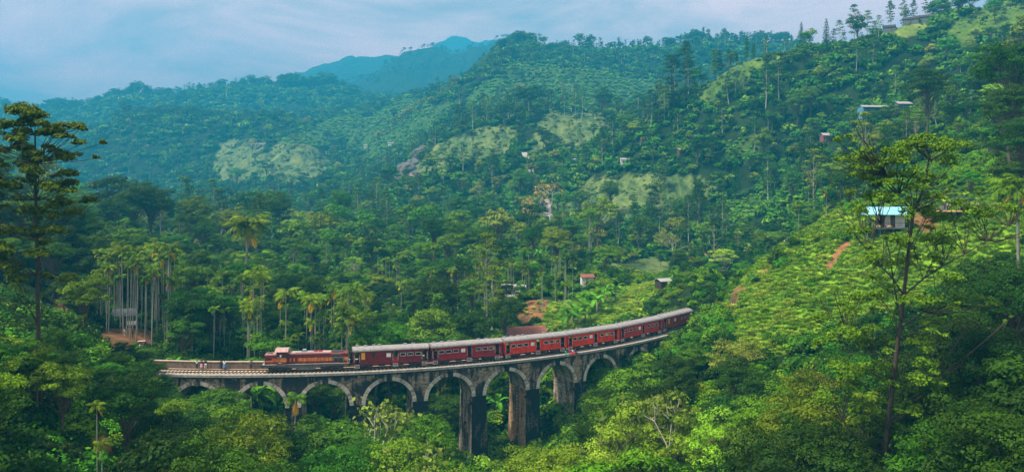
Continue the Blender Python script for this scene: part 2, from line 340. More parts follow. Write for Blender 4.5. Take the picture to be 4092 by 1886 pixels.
# ------------------------------------------------------------------ terrain
# ground height rows: distance from the camera -> (photo column, height above the rails)
def Y(D, lst): return [(x, CAMZ - (y - HY) / FPX * D) for x, y in lst]
ROWS = [
 (60, [(-900,12),(0,6),(400,3),(900,-8),(1600,-20),(2300,-22),(3000,-16),(3600,-8),(4092,0),(5000,8)]),
 (80, [(-900,16),(0,9),(150,8),(400,5),(700,-4),(1100,-13),(1600,-21),(2300,-23),(2900,-17),(3600,-8),(4092,2),(5000,12)]),
 (100,[(-900,20),(0,12),(400,7),(700,-3),(1000,-11),(1500,-19),(2000,-23),(2400,-21),(2900,-12),(3300,-5),(3700,2),(4092,8),(5000,18)]),
 (120,[(-900,22),(0,14),(400,6),(600,0),(800,-7),(1100,-13),(1500,-18),(1900,-22),(2300,-20),(2600,-12),(2900,-3),(3200,2),(3600,8),(4092,15),(5000,24)]),
 (134,[(-900,22),(0,14),(300,6),(500,0.5),(640,-3),(785,-9),(1043,-13),(1302,-16),(1558,-18),(1900,-21),(2150,-19),(2400,-14),(2600,-7),(2750,-1),(2900,4),(3200,8),(3600,14),(4092,20),(5000,30)]),
 (150,[(-900,25),(0,14),(300,6),(500,3),(700,-1),(900,-3),(1100,-8),(1400,-14),(1800,-19),(2023,-19),(2224,-16),(2400,-10),(2600,-5),(2750,0),(2900,6),(3100,10.5),(3400,17),(3600,21),(4092,28),(5000,36)]),
 (168,[(-900,28),(0,17),(300,8),(520,4.5),(700,1),(1000,-1),(1200,-6),(1500,-12),(1800,-14),(2023,-8),(2224,-4),(2400,-2),(2600,-1),(2750,0.5),(2900,8),(3000,12),(3100,15.5),(3250,20),(3450,23),(3700,27),(3880,29),(4092,34),(5000,42)]),
 (180,[(-900,28),(0,18),(500,7),(1000,0),(1500,-9),(1800,-11),(2023,-6),(2224,-3),(2400,-1.5),(2600,-.5),(2750,2),(2850,6),(2900,8.5),(3000,13.5),(3100,18),(3250,24),(3400,28.5),(3600,33),(3880,36),(4092,40),(5000,50)]),
 (196,[(-900,28),(0,18),(500,8),(1000,1),(1500,-8),(1800,-9),(2023,-4),(2224,-1),(2400,0),(2600,1.5),(2700,6),(2830,11),(2900,7),(3000,8),(3100,12),(3250,20),(3400,27),(3600,34),(4092,45),(5000,55)]),
 (215,[(-900,28),(0,18),(500,8),(1000,2),(1500,-6),(2000,-2),(2130,1),(2300,1),(2500,3),(2700,9),(2830,11),(2900,6),(3000,5),(3100,8),(3250,15),(3400,24),(3600,36),(4092,50),(5000,60)]),
 (260,[(-900,30),(0,20),(500,9),(1000,4),(1500,0),(2000,3),(2300,4),(2500,6),(2700,3),(2850,0),(3000,2),(3200,14),(3400,28),(3600,44),(4092,62),(5000,75)]),
 (310,[(-900,34),(0,24),(500,11),(1000,6),(1500,4),(2000,6),(2400,5),(2600,3),(2900,0),(3050,8),(3200,20),(3400,36),(3600,52),(4092,75),(5000,95)]),
 (360,[(-900,36),(0,24),(500,12),(1000,7),(1500,8),(2000,8),(2300,7),(2550,8),(2800,9),(3000,16),(3200,32),(3400,50),(3600,64),(3700,70),(4092,92),(5000,115)]),
 (420,[(-900,34),(0,20),(500,12),(1000,8),(1500,10),(2000,10),(2300,14),(2600,20),(2800,24),(3000,28),(3100,36),(3200,50),(3400,71),(3600,88),(4092,120),(5000,140)]),
 (480,[(-900,30),(0,18),(500,12),(1000,9),(1500,12),(2000,14),(2300,22),(2500,40),(2700,58),(2900,76),(3200,102),(3400,121),(3600,135),(3800,141),(4092,153),(5000,170)]),
 (530,[(-900,28),(0,16),(500,14),(1000,12),(1500,16),(2000,24),(2300,46),(2500,71),(2600,83),(2700,97),(2800,104),(2900,115),(3000,122),(3200,131),(3400,131),(3600,138),(3800,143),(4092,158),(5000,175)]),
 (620,[(-900,24),(0,14),(500,12),(1000,12),(1300,16),(1500,24),(1600,42),(1800,59),(2000,67),(2300,75),(2500,83),(2700,90),(2900,105),(3200,120),(3600,130),(4092,150),(5000,170)]),
 (720,[(-900,24),(0,14),(500,12),(1000,14),(1300,20),(1500,34),(1580,46),(1620,56),(1700,73),(1800,83),(1950,100),(2200,107),(2400,112),(2600,112),(2800,110),(3200,115),(3600,130),(5000,160)]),
 (850,[(-900,26),(0,16),(500,16),(700,22),(900,36),(1100,52),(1300,52),(1600,66),(1800,105),(2000,126),(2300,135),(2600,135),(2800,138),(3200,130),(5000,150)]),
 (950,[(-900,30),(0,22),(300,30),(500,40),(700,52)] + Y(950,[(900,650),(1050,595),(1200,560),(1350,640),(1500,560),(1700,430),(1850,325),(1980,258),(2100,267),(2300,285),(2600,330),(2800,350)]) + [(3200,150),(5000,150)]),
 (1100,[(-900,70)] + Y(1100,[(0,640),(300,560),(550,478),(700,460),(1080,460),(1200,500),(1350,485),(1500,450),(1700,360),(1850,320),(1950,240),(2050,190),(2130,172),(2230,190),(2450,205),(2650,195),(2800,165),(3000,180),(3200,190),(5000,200)])),
 (1300, Y(1300,[(-900,560),(0,545),(300,520),(600,500),(1000,490),(1200,470),(1500,420),(1800,380),(2200,300),(2800,260),(5000,260)])),
 (1500, Y(1500,[(-900,470),(0,437),(200,442),(330,428),(450,395),(550,382),(700,370),(900,362),(1050,355),(1150,345),(1300,340),(1420,360),(1550,400),(1800,400),(5000,400)])),
 (1750, Y(1750,[(-900,520),(0,500),(700,450),(1300,420),(1800,350),(5000,400)])),
 (2050, Y(2050,[(-900,560),(800,420),(1150,372),(1300,350),(1430,322),(1500,272),(1560,232),(1620,203),(1740,190),(1850,192),(1900,172),(2000,152),(2100,150),(2200,200),(5000,400)])),
 (2350, Y(2350,[(-900,560),(800,450),(1400,330),(1850,230),(2100,230),(5000,450)])),
 (2750, Y(2750,[(-900,540),(500,420),(800,352),(950,335),(1150,310),(1250,270),(1350,235),(1400,226),(1500,232),(1550,216),(1650,235),(1800,240),(2000,300),(5000,450)])),
 (3050, Y(3050,[(-900,580),(800,450),(1400,300),(2000,280),(5000,500)])),
 (3400, Y(3400,[(-900,600),(1300,330),(1550,250),(1650,228),(1720,196),(1760,172),(1790,150),(1822,138),(1860,152),(1900,163),(2000,158),(2150,170),(2300,230),(5000,500)])),
 (3800, Y(3800,[(-900,700),(1800,420),(5000,700)])),
]
def FD(D): return D if D <= 720 else 720 + (D - 720) * 1.45      # the far ranges stand further out
ROWS = [(FD(D), [(x, CAMZ + (z - CAMZ) * FD(D) / D) for x, z in l]) for D, l in ROWS]
RD = np.array([r[0] for r in ROWS], float)
GPX = np.linspace(-900, 5000, 1181)
RZ = np.array([np.interp(GPX, [p[0] for p in r[1]], [p[1] for p in r[1]]) for r in ROWS])
ker = np.exp(-0.5 * (np.arange(-12, 13) / 5.0) ** 2); ker /= ker.sum()
RZ = np.array([np.convolve(np.pad(r, 12, mode='edge'), ker, mode='valid') for r in RZ])

rng0 = np.random.default_rng(7)
def _lattice(seed): return np.random.default_rng(seed).random((256, 256))
LAT = [_lattice(i) for i in range(5)]
def vnoise(x, y, k=0):
    xi = np.floor(x).astype(int); yi = np.floor(y).astype(int); fx = x - xi; fy = y - yi
    fx = fx * fx * (3 - 2 * fx); fy = fy * fy * (3 - 2 * fy); T = LAT[k]
    a = T[xi & 255, yi & 255]; b = T[(xi + 1) & 255, yi & 255]; c = T[xi & 255, (yi + 1) & 255]; d = T[(xi + 1) & 255, (yi + 1) & 255]
    return (a * (1 - fx) + b * fx) * (1 - fy) + (c * (1 - fx) + d * fx) * fy
def fbm(x, y, o=4, k=0):
    s = 0; a = 0.5
    for i in range(o): s = s + a * (vnoise(x * 2 ** i + 17 * i, y * 2 ** i + 5 * i, (k + i) % 5) - 0.5); a *= 0.5
    return s

# the line of the railway: circle centre and radius, arc length s, offset towards the camera
TCX, TCY, TR = -48.0, 239.2, 103.0; THS = 0.885
def trk(s, off=0.0, z=0.0):
    t = s / TR; e = 0.0
    if t > THS: e = (t - THS) * TR; t = THS
    return Vector((TCX + (TR + off) * math.sin(t) + e * math.cos(t), TCY - (TR + off) * math.cos(t) + e * math.sin(t), z))
def trk_ang(s): return min(s / TR, THS)
def trk_coords(X, Yy):
    """arc length along the line and offset from it"""
    th = np.arctan2(X - TCX, -(Yy - TCY)); r = np.hypot(X - TCX, Yy - TCY) - TR; s = th * TR
    dx = X - (TCX + TR * math.sin(THS)); dy = Yy - (TCY - TR * math.cos(THS)); e = dx * math.cos(THS) + dy * math.sin(THS)
    q = dx * math.sin(THS) - dy * math.cos(THS); st = e > 0
    return np.where(st, THS * TR + e, np.minimum(s, THS * TR)), np.where(st, q, r)
def s_of_px(px, off=0.0):
    lo, hi = -25.0, 122.0
    for _ in range(50):
        m = (lo + hi) / 2; p = trk(m, off); x = CX + p.x / p.y * FPX
        if x < px: lo = m
        else: hi = m
    return lo
S_L = s_of_px(690, 3.0); S_R = s_of_px(2655, 3.0)

def ground(X, Yy):
    X = np.asarray(X, float); Yy = np.asarray(Yy, float)
    D = np.maximum(Yy, 60.0); px = CX + X / D * FPX
    Dc = np.clip(D, 60, FD(3800)); k = np.clip(np.searchsorted(RD, Dc) - 1, 0, len(RD) - 2)
    t = (Dc - RD[k]) / (RD[k + 1] - RD[k])
    g = np.clip((px - GPX[0]) / (GPX[1] - GPX[0]), 0, len(GPX) - 1.001); gi = g.astype(int); gf = g - gi
    def row(kk): return RZ[kk, gi] * (1 - gf) + RZ[kk, gi + 1] * gf
    km = np.maximum(k - 1, 0); kp = np.minimum(k + 2, len(RD) - 1)
    p0, p1, p2, p3 = row(km), row(k), row(k + 1), row(kp)
    # gentle cubic through the rows
    m1 = np.where(km < k, (p2 - p0) / np.maximum(RD[k + 1] - RD[km], 1) * (RD[k + 1] - RD[k]), p2 - p1)
    m2 = np.where(kp > k + 1, (p3 - p1) / np.maximum(RD[kp] - RD[k], 1) * (RD[k + 1] - RD[k]), p2 - p1)
    m1 *= 0.6; m2 *= 0.6
    h = (2 * t**3 - 3 * t**2 + 1) * p1 + (t**3 - 2 * t**2 + t) * m1 + (-2 * t**3 + 3 * t**2) * p2 + (t**3 - t**2) * m2
    amp = np.clip(D / 60.0, 1.0, 14.0)
    h = h + fbm(X / (amp * 9), Yy / (amp * 9), 4, 1) * amp * 1.5 + fbm(X / 6.0, Yy / 6.0, 2, 3) * 0.8
    # ravines on the far slopes
    far = np.clip((D - 450) / 500, 0, 1)
    rv = np.abs(fbm(X / 150 + 3, Yy / 300, 3, 2)) * 2
    h = h - far * (0.25 - np.clip(rv, 0, 0.25)) * np.clip(D, 0, 2600) * 0.035
    # track bed off the ends of the bridge
    s, r = trk_coords(X, Yy)
    onb = (s > S_L - 1) & (s < S_R - 3)
    wgt = np.clip((8.5 - np.abs(r)) / 4.5, 0, 1); wgt = wgt * wgt * (3 - 2 * wgt)
    wgt = np.where((s > -60) & (s < 106) & ~onb, wgt, 0)
    h = h * (1 - wgt) + (-0.75) * wgt
    return h
def gz(X, Yy): return float(ground(np.array([X]), np.array([Yy]))[0])
def seat(px, py, D0, tol=0.22):
    """the spot on the slope that shows at a photo pixel, looked for near distance D0"""
    D = np.linspace(D0 * (1 - tol), D0 * (1 + tol), 400); x = (px - CX) / FPX * D; g = ground(x, D); r = CAMZ - (py - HY) / FPX * D
    hit = np.where(np.diff(np.sign(g - r)) != 0)[0]
    if len(hit): i = hit[int(np.argmin(np.abs(D[hit] - D0)))]
    else: i = int(np.argmin(np.abs(g - r) + np.abs(D - D0) * 0.02))
    return Vector((x[i], D[i], g[i]))
def gp(px, D, dz=0.0):
    X = (px - CX) / FPX * D; return Vector((X, D, gz(X, D) + dz))

def inpoly(px, py, poly):
    px = np.asarray(px, float); py = np.asarray(py, float); r = np.zeros(px.shape, bool); n = len(poly)
    for i in range(n):
        x1, y1 = poly[i]; x2, y2 = poly[(i + 1) % n]
        c = ((y1 > py) != (y2 > py)) & (px < (x2 - x1) * (py - y1) / ((y2 - y1) or 1e-9) + x1)
        r ^= c
    return r
# ground cover: (name, nearest, farthest, outline in photo pixels as it lies on the slope)
ZONES = [
 ('grass', 128, 200, [(2880,1200),(2960,1120),(3060,1040),(3180,950),(3300,860),(3420,770),(3560,720),(3700,600),(4300,560),(4300,1180),(3900,1150),(3760,1330),(3500,1420),(3200,1450),(2960,1400)]),
 ('meadow', 172, 235, [(2130,1330),(2200,1240),(2330,1165),(2450,1110),(2620,1090),(2690,1060),(2710,1100),(2700,1170),(2500,1290),(2300,1340)]),
 ('drygrass', 280, 345, [(2400,1090),(2440,1040),(2600,1020),(2740,1040),(2700,1090),(2560,1120)]),
 ('drygrass', 380, 560, [(2150,880),(2230,800),(2330,730),(2480,690),(2700,690),(2900,740),(2850,800),(2700,850),(2500,900),(2300,910)]),
 ('drygrass', 600, 830, [(1600,730),(1610,680),(1700,600),(1800,540),(1900,500),(2020,500),(2060,560),(1990,640),(1960,700),(1800,730)]),
 ('drygrass', 560, 830, [(2080,640),(2150,520),(2260,440),(2420,440),(2480,520),(2350,570),(2180,610)]),
 ('drygrass', 820, 1060, [(840,650),(870,560),(980,545),(1060,600),(1110,575),(1180,548),(1260,580),(1330,660),(1300,720),(1150,740),(1060,700),(960,720),(880,720)]),
 ('hillgrass', 440, 620, [(2780,380),(2880,290),(3000,240),(3180,190),(3240,210),(3050,300),(2900,400),(2800,440)]),
 ('lawn', 440, 600, [(3470,130),(3540,80),(3720,60),(3740,110),(3660,140),(3520,160)]),
 ('hillgrass', 380, 620, [(3800,150),(3880,60),(4000,0),(4300,-60),(4300,60),(4050,110),(3900,200)]),
 ('tea', 380, 500, [(2800,930),(2830,850),(2950,790),(3040,760),(3160,800),(3180,860),(3060,930),(2900,960)]),
 ('tea', 300, 480, [(2880,620),(3000,560),(3080,540),(3120,590),(3000,650)]),
 ('tea', 168, 225, [(3330,850),(3420,770),(3560,700),(3800,620),(4092,620),(4092,760),(3900,760),(3700,800),(3500,830)]),
 ('farea', 800, 1110, [(1820,430),(1850,350),(1980,250),(2150,255),(2350,270),(2620,320),(2750,400),(2500,430),(2250,430),(2000,480)]),
 ('farea', 860, 1150, [(1100,560),(1500,420),(1700,360),(1800,420),(1750,520),(1650,640),(1500,680),(1350,600)]),
 ('rockface', 600, 760, [(1590,740),(1600,660),(1640,640),(1700,680),(1670,730)]),
 ('soil', 185, 235, [(2060,1290),(2080,1220),(2130,1190),(2190,1200),(2200,1240),(2170,1300)]),
 ('soil', 120, 195, [(2900,1275),(2930,1180),(2955,1140),(2985,1150),(2960,1190),(2935,1280)]),
 ('soil', 120, 200, [(3020,1105),(3040,1080),(3090,1070),(3070,1100)]),
 ('soil', 120, 200, [(3290,1060),(3340,990),(3385,960),(3400,970),(3360,1020),(3310,1080)]),
 ('soil', 130, 175, [(380,1370),(430,1310),(560,1310),(620,1330),(600,1370),(450,1400)]),
 ('soil', 110, 190, [(215,1240),(240,1180),(275,1190),(280,1240),(240,1270)]),
 ('soil', 50, 90, [(270,1640),(310,1610),(380,1700),(440,1800),(470,1950),(380,1950),(360,1800),(300,1720)]),
 ('soil', 480, 560, [(1515,880),(1570,850),(1600,880),(1560,900)]),
 ('soil', 140, 185, [(3640,880),(3700,830),(3760,860),(3750,930),(3680,940)]),
 ('soil', 320, 460, [(3340,560),(3370,530),(3420,540),(3410,580)]),
]
ZONES = [(n, FD(a), FD(b), p) for n, a, b, p in ZONES]
def zone_at(X, Yy, Z):
    """index of the ground cover (0 = forest floor)"""
    D = np.maximum(np.asarray(Yy, float), 1.0); px = CX + X / D * FPX; py = HY + (CAMZ - Z) / D * FPX
    wx = fbm(X / (D * 0.05), Yy / (D * 0.05), 5, 0) * 150; wy = fbm(X / (D * 0.05) + 50, Yy / (D * 0.05), 5, 1) * 80
    w2 = fbm(X / (D * 0.012), Yy / (D * 0.012), 3, 2) * 70; wx = wx + w2; wy = wy + w2 * .5
    r = np.zeros(px.shape, int)
    for i, (nm, a, b, poly) in enumerate(ZONES):
        k = 0.2 if nm == 'soil' else 0.55 if b < 240 else 1.0
        r = np.where((D >= a) & (D <= b) & inpoly(px + wx * k, py + wy * k, poly), i + 1, r)
    return r
ZN = ['forest'] + [z[0] for z in ZONES]
ZCOL = {'forest': (0.010, 0.026, 0.005), 'grass': (0.14, 0.29, 0.016), 'hillgrass': (0.065, 0.135, 0.020), 'meadow': (0.15, 0.30, 0.02), 'drygrass': (0.085, 0.145, 0.045), 'lawn': (0.12, 0.19, 0.035),  # forest floor extra dark: shade between the trees is put into its colour
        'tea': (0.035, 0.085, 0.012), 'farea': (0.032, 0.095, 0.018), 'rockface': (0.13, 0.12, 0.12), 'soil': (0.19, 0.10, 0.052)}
def build_terrain():
    ys = [-220, -150, -100, -60, -30, 0, 15, 30, 42, 52]
    y = 60.0
    while y < 5250: ys.append(y); y += max(0.9, y * 0.0072)
    ys = np.array(ys, float); nu = 520
    u = np.linspace(-1, 1, nu)
    wd = 150 + 0.98 * np.maximum(ys, 0)
    X = u[None, :] * wd[:, None]; Yg = np.repeat(ys[:, None], nu, 1)
    Z = ground(X, Yg)
    zi = zone_at(X, Yg, Z)
    V = np.stack([X, Yg, Z], -1).reshape(-1, 3)
    ny = len(ys); idx = np.arange(ny * nu).reshape(ny, nu)
    F = np.stack([idx[:-1, :-1], idx[:-1, 1:], idx[1:, 1:], idx[1:, :-1]], -1).reshape(-1, 4)
    m, nt, o = mat('ground_cover'); p = N(nt, 'ShaderNodeBsdfPrincipled', inp={'Roughness': 0.95, 'Specular IOR Level': 0.1})
    ca = N(nt, 'ShaderNodeAttribute', attribute_name='cover').outputs['Color']
    t = N(nt, 'ShaderNodeNewGeometry').outputs['Position']
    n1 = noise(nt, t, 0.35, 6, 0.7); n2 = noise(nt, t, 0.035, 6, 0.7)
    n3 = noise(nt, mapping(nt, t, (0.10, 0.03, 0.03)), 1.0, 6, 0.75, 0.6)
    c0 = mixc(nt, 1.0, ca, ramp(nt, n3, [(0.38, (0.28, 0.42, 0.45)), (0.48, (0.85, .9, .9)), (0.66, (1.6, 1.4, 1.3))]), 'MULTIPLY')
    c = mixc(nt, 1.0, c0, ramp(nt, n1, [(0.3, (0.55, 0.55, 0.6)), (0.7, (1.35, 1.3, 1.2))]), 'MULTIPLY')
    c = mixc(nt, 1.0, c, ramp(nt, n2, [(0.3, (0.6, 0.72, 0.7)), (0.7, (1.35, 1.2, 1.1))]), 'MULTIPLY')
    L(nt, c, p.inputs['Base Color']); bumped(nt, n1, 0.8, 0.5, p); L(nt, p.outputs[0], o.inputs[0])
    me = fast_mesh('terrain', V, F, m, smooth=True)
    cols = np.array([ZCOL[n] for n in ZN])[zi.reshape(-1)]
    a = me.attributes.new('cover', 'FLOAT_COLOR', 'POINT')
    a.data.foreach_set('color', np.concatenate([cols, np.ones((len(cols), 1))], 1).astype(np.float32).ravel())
    ob = link('terrain', me); tag(ob, kind='structure')
build_terrain()

# ------------------------------------------------------------------ viaduct
KEYPX = [785, 1043, 1302, 1558, 1800, 2023, 2225, 2400, 2554]
KS = np.array([s_of_px(p, 3.0) for p in KEYPX])
pf = np.polyfit(np.arange(9), KS, 2); KSF = 0.5 * KS + 0.5 * np.polyval(pf, np.arange(9))
HB = [(KSF[i] + KSF[i + 1]) / 2 for i in range(8)]
EDGE = [S_L] + HB + [S_R]
FO, BO = 3.0, -3.4                     # front and back faces
RI, RO = 3.95, 4.62
ZC = -1.75; ZS = ZC - RI               # crown and springing of the arches
TOP = -0.42
def xf(v): return trk(v[0], v[1], v[2])
viaduct = empty('viaduct', trk(KSF[4], 0, -20), 0, 'curved nine arch stone railway viaduct with dark stained masonry and pale arch rings', 'viaduct')
def vpart(mb, name, mats, parent=viaduct, lab=None, smooth=False):
    o = mb.build(name, mats, parent, smooth=smooth); o.matrix_parent_inverse = Matrix.Translation(-viaduct.location) if parent is viaduct else Matrix()
    if lab: o['label'] = lab
    return o
def arc(n=28): return [math.pi * i / n for i in range(n + 1)]
for side, off in (('front', FO), ('back', BO)):
    mb = MB(); mb.xf = xf
    for i in range(9):
        c = KSF[i]; a, b = EDGE[i], EDGE[i + 1]
        A = arc()
        top = [(c - RO * math.cos(t), off, TOP) for t in A]; bot = [(c - RO * math.cos(t), off, ZS + RO * math.sin(t)) for t in A]
        for k in range(len(A) - 1):
            # two rows of faces between ring and coping
            q = [bot[k], bot[k + 1], top[k + 1], top[k]]
            mb.add(q, [(0, 1, 2, 3)], [(v[0], v[2]) for v in q])
        for (x0, x1) in ((a, c - RO), (c + RO, b)):
            if x1 - x0 < 0.02: continue
            n = max(1, int((x1 - x0) / 0.8))
            for j in range(n):
                u0 = x0 + (x1 - x0) * j / n; u1 = x0 + (x1 - x0) * (j + 1) / n
                q = [(u0, off, ZS), (u1, off, ZS), (u1, off, TOP), (u0, off, TOP)]
                mb.add(q, [(0, 1, 2, 3)], [(v[0], v[2]) for v in q])
    vpart(mb, 'spandrel_wall', M['stone_wall'])
for i in range(9):
    c = KSF[i]; A = arc(30); s = 1
    for off, out in ((FO, 1), (BO, -1)):
        mb = MB(); mb.xf = xf
        y1 = off + 0.07 * out
        for k in range(len(A) - 1):
            t0, t1 = A[k], A[k + 1]
            P = lambda r, t, y: (c - r * math.cos(t), y, ZS + r * math.sin(t))
            q = [P(RI, t0, y1), P(RI, t1, y1), P(RO, t1, y1), P(RO, t0, y1)]
            mb.add(q, [(0, 1, 2, 3)], [(RO * t0, 0.02), (RO * t1, 0.02), (RO * t1, 0.7), (RO * t0, 0.7)])
            q = [P(RO, t0, y1), P(RO, t1, y1), P(RO, t1, off - 0.05 * out), P(RO, t0, off - 0.05 * out)]
            mb.add(q, [(0, 1, 2, 3)], [(RO * t0, 0), (RO * t1, 0), (RO * t1, .1), (RO * t0, .1)])
        ring = vpart(mb, 'arch_ring', M['stone_ring'])
        kb = MB(); kb.xf = xf; hz = 0.40
        pz = [(c - 0.42, ZC - 0.12), (c + 0.42, ZC - 0.12), (c + 0.52, TOP - 0.30), (c - 0.52, TOP - 0.30)]
        kb.prism(pz, off - 0.05 * out, off + 0.22 * out)
        vpart(kb, 'keystone', M['stone_dark'])
    mb = MB(); mb.xf = xf
    for k in range(len(A) - 1):
        for j in range(3):
            y0 = BO - 0.07 + (FO - BO + 0.14) * j / 3; y1 = BO - 0.07 + (FO - BO + 0.14) * (j + 1) / 3
            P = lambda t, y: (c - RI * math.cos(t), y, ZS + RI * math.sin(t))
            q = [P(A[k], y0), P(A[k], y1), P(A[k + 1], y1), P(A[k + 1], y0)]
            mb.add(q, [(0, 1, 2, 3)], [(y0, RI * A[k]), (y1, RI * A[k]), (y1, RI * A[k + 1]), (y0, RI * A[k + 1])])
    vpart(mb, 'arch_vault', M['stone_side'], smooth=True)
def pier(s0, s1, idx):
    """tapering pier with an arched niche in each of its two wide sides"""
    c = (s0 + s1) / 2; h0 = (s1 - s0) / 2
    g = min(gz(*trk(c, 2.5)[:2]), gz(*trk(c, -2.5)[:2]), gz(*trk(c, 0)[:2])) - 4.0
    H = ZS - g; bt = 0.022
    half = lambda z: h0 + (ZS - z) * bt
    fo = lambda z: FO + (ZS - z) * bt; bo = lambda z: BO - (ZS - z) * bt
    nz = 8; zs = [ZS - H * k / nz for k in range(nz + 1)]
    root = None
    for f_ in (fo, bo):                                        # front and back faces
        pr = MB(); pr.xf = xf
        for k in range(nz):
            for j in range(2):
                za, zb = zs[k + 1], zs[k]
                u = lambda z, jj: c - half(z) + half(z) * jj
                q = [(u(za, j), f_(za), za), (u(za, j + 1), f_(za), za), (u(zb, j + 1), f_(zb), zb), (u(zb, j), f_(zb), zb)]
                pr.add(q, [(0, 1, 2, 3)], [(v[0], v[2]) for v in q])
        if root is None: root = vpart(pr, 'pier', M['stone_dark'])
        else: pr.build('pier_back', M['stone_dark'], root)
    zt = ZS - 1.2 if idx % 2 else ZS - 6.0                     # top of the niche's straight part
    zb_ = g + 0.5 if idx % 2 else max(g + 2, zt - 7.5); nw = 0.62 if idx % 2 else 0.85; dp = 0.55
    ym = -0.2
    for sg in (-1, 1):
        sd_ = MB(); sd_.xf = xf
        S = lambda z, d=0.0: c + sg * (half(z) - d)
        lv = [ZS] + [zt + nw * math.sin(math.pi / 2 * (1 - k / 5)) for k in range(6)]
        wv = [0.0] + [nw * math.cos(math.pi / 2 * (1 - k / 5)) for k in range(6)]
        m_ = 6
        for k in range(1, m_ + 1): lv.append(zt + (zb_ - zt) * k / m_); wv.append(nw)
        lv.append(g); wv.append(nw if idx % 2 else 0.0)
        if idx % 2 == 0: lv.insert(-1, zb_ - 0.02); wv.insert(-1, 0.0)
        for k in range(len(lv) - 1):
            za, zb2 = lv[k], lv[k + 1]; wa, wb = wv[k], wv[k + 1]
            for (ya, yb, yc, yd) in ((bo(za), ym - wa, ym - wb, bo(zb2)), (ym + wa, fo(za), fo(zb2), ym + wb)):
                q = [(S(za), ya, za), (S(za), yb, za), (S(zb2), yc, zb2), (S(zb2), yd, zb2)]
                sd_.add(q, [(0, 1, 2, 3)], [(v[1] + 3 * idx, v[2]) for v in q])
            if wa > 0.01 or wb > 0.01:
                q = [(S(za, dp), ym - wa, za), (S(za, dp), ym + wa, za), (S(zb2, dp), ym + wb, zb2), (S(zb2, dp), ym - wb, zb2)]
                sd_.add(q, [(0, 1, 2, 3)], [(v[1] + 7, v[2]) for v in q])
                for e in (-1, 1):
                    q = [(S(za), ym + e * wa, za), (S(za, dp), ym + e * wa, za), (S(zb2, dp), ym + e * wb, zb2), (S(zb2), ym + e * wb, zb2)]
                    sd_.add(q, [(0, 1, 2, 3)], [(v[0], v[2]) for v in q])
        so_ = sd_.build('pier_side', M['stone_orange'] if idx == 5 else M['stone_side'], root)
    z = ZS - 1.05
    for e in (-1, 1):
        im = MB(); im.xf = xf
        im.box(c + e * half(z) - 0.22, c + e * half(z) + 0.22, FO - 0.3, FO + 0.20, z - 0.35, z + 0.05); im.build('impost', M['stone_dark'], root)
for i in range(8): pier(KSF[i] + RI, KSF[i + 1] - RI, i)
for (a, b) in ((S_L - 3, KSF[0] - RI), (KSF[8] + RI, S_R + 1.5)):
    ab = MB(); ab.xf = xf; n = max(2, int((b - a)))
    for j in range(n):
        u0 = a + (b - a) * j / n; u1 = a + (b - a) * (j + 1) / n
        for y in (FO, BO):
            e = 0.0 if u0 < S_L or u0 >= S_R - 0.01 else 0.003
            z1 = TOP if (u1 <= S_L + 0.01 or u0 >= S_R - 0.01) else ZS
            q = [(u0, y, ZS - 14), (u1, y, ZS - 14), (u1, y, z1), (u0, y, z1)]
            ab.add(q, [(0, 1, 2, 3)], [(v[0], v[2]) for v in q])
    for u in (a, b):
        q = [(u, BO, ZS - 14), (u, FO, ZS - 14), (u, FO, ZS if u in (KSF[0] - RI, KSF[8] + RI) else TOP), (u, BO, ZS if u in (KSF[0] - RI, KSF[8] + RI) else TOP)]
        ab.add(q, [(0, 1, 2, 3)], [(v[1], v[2]) for v in q])
    vpart(ab, 'abutment', M['stone_wall'])
def band(y0, y1, z0, z1, s0, s1, step=0.9, jig=0.0):
    mb = MB(); mb.xf = xf; n = int((s1 - s0) / step); mb.box(s0, s1, y0, y1, z0, z1, n); return mb
vpart(band(BO - 0.05, FO - 0.45, -0.95, -0.30, S_L - 4, S_R + 2), 'deck', M['ballast'])
vpart(band(FO - 0.48, FO + 0.26, TOP, 0.0, S_L - 4, S_R + 1.5), 'coping', M['coping'])
vpart(band(FO - 0.1, FO + 0.14, TOP - 0.22, TOP - 0.003, S_L - 4, S_R + 1.5), 'string_course', M['stone_dark'])
pw = vpart(band(BO - 0.02, BO + 0.42, -0.30, 0.86, S_L - 9, S_R - 2), 'parapet_wall', M['parapet'])
pt = band(BO - 0.08, BO + 0.48, 0.862, 1.0, S_L - 9, S_R - 2).build('parapet_cap', M['parapet_top'], pw)
# ------------------------------------------------------------------ track
track = empty('railway_track', trk(20, 0, -0.3), 0, 'single railway track with dark rails on pale sleepers curving over the viaduct', 'railway track')
tinv = Matrix.Translation(-track.location)
bed = MB(); bed.xf = xf; n = 130
bed.prismx([(-2.3, -0.75), (2.3, -0.75), (1.6, -0.26), (-1.6, -0.26)], -40, 122, n)
o = bed.build('ballast_bed', M['ballast'], track); o.matrix_parent_inverse = tinv
for e in (-0.84, 0.84):
    rb = MB(); rb.xf = xf; rb.box(-40, 122, e - 0.045, e + 0.045, -0.17, 0.0, 160)
    o = rb.build('rail', M['rail'], track); o.matrix_parent_inverse = tinv
rs = random.Random(4)
def sleeper(mb, s):
    mb.box(s - 0.14, s + 0.14, -1.35, 1.35, -0.265, -0.172)
far_s = MB(); far_s.xf = xf
SS = [S_L - 6 + 0.66 * k for k in range(240)]
for k, s in enumerate(SS):
    if s > 121: break
    if k < 100:
        mb = MB(); mb.xf = xf; sleeper(mb, s + rs.uniform(-.04, .04)); o = mb.build('sleeper', M['sleeper'], track); o.matrix_parent_inverse = tinv
    else: sleeper(far_s, s)
o = far_s.build('sleepers', M['sleeper'], track); o['kind'] = 'stuff'; o.matrix_parent_inverse = tinv
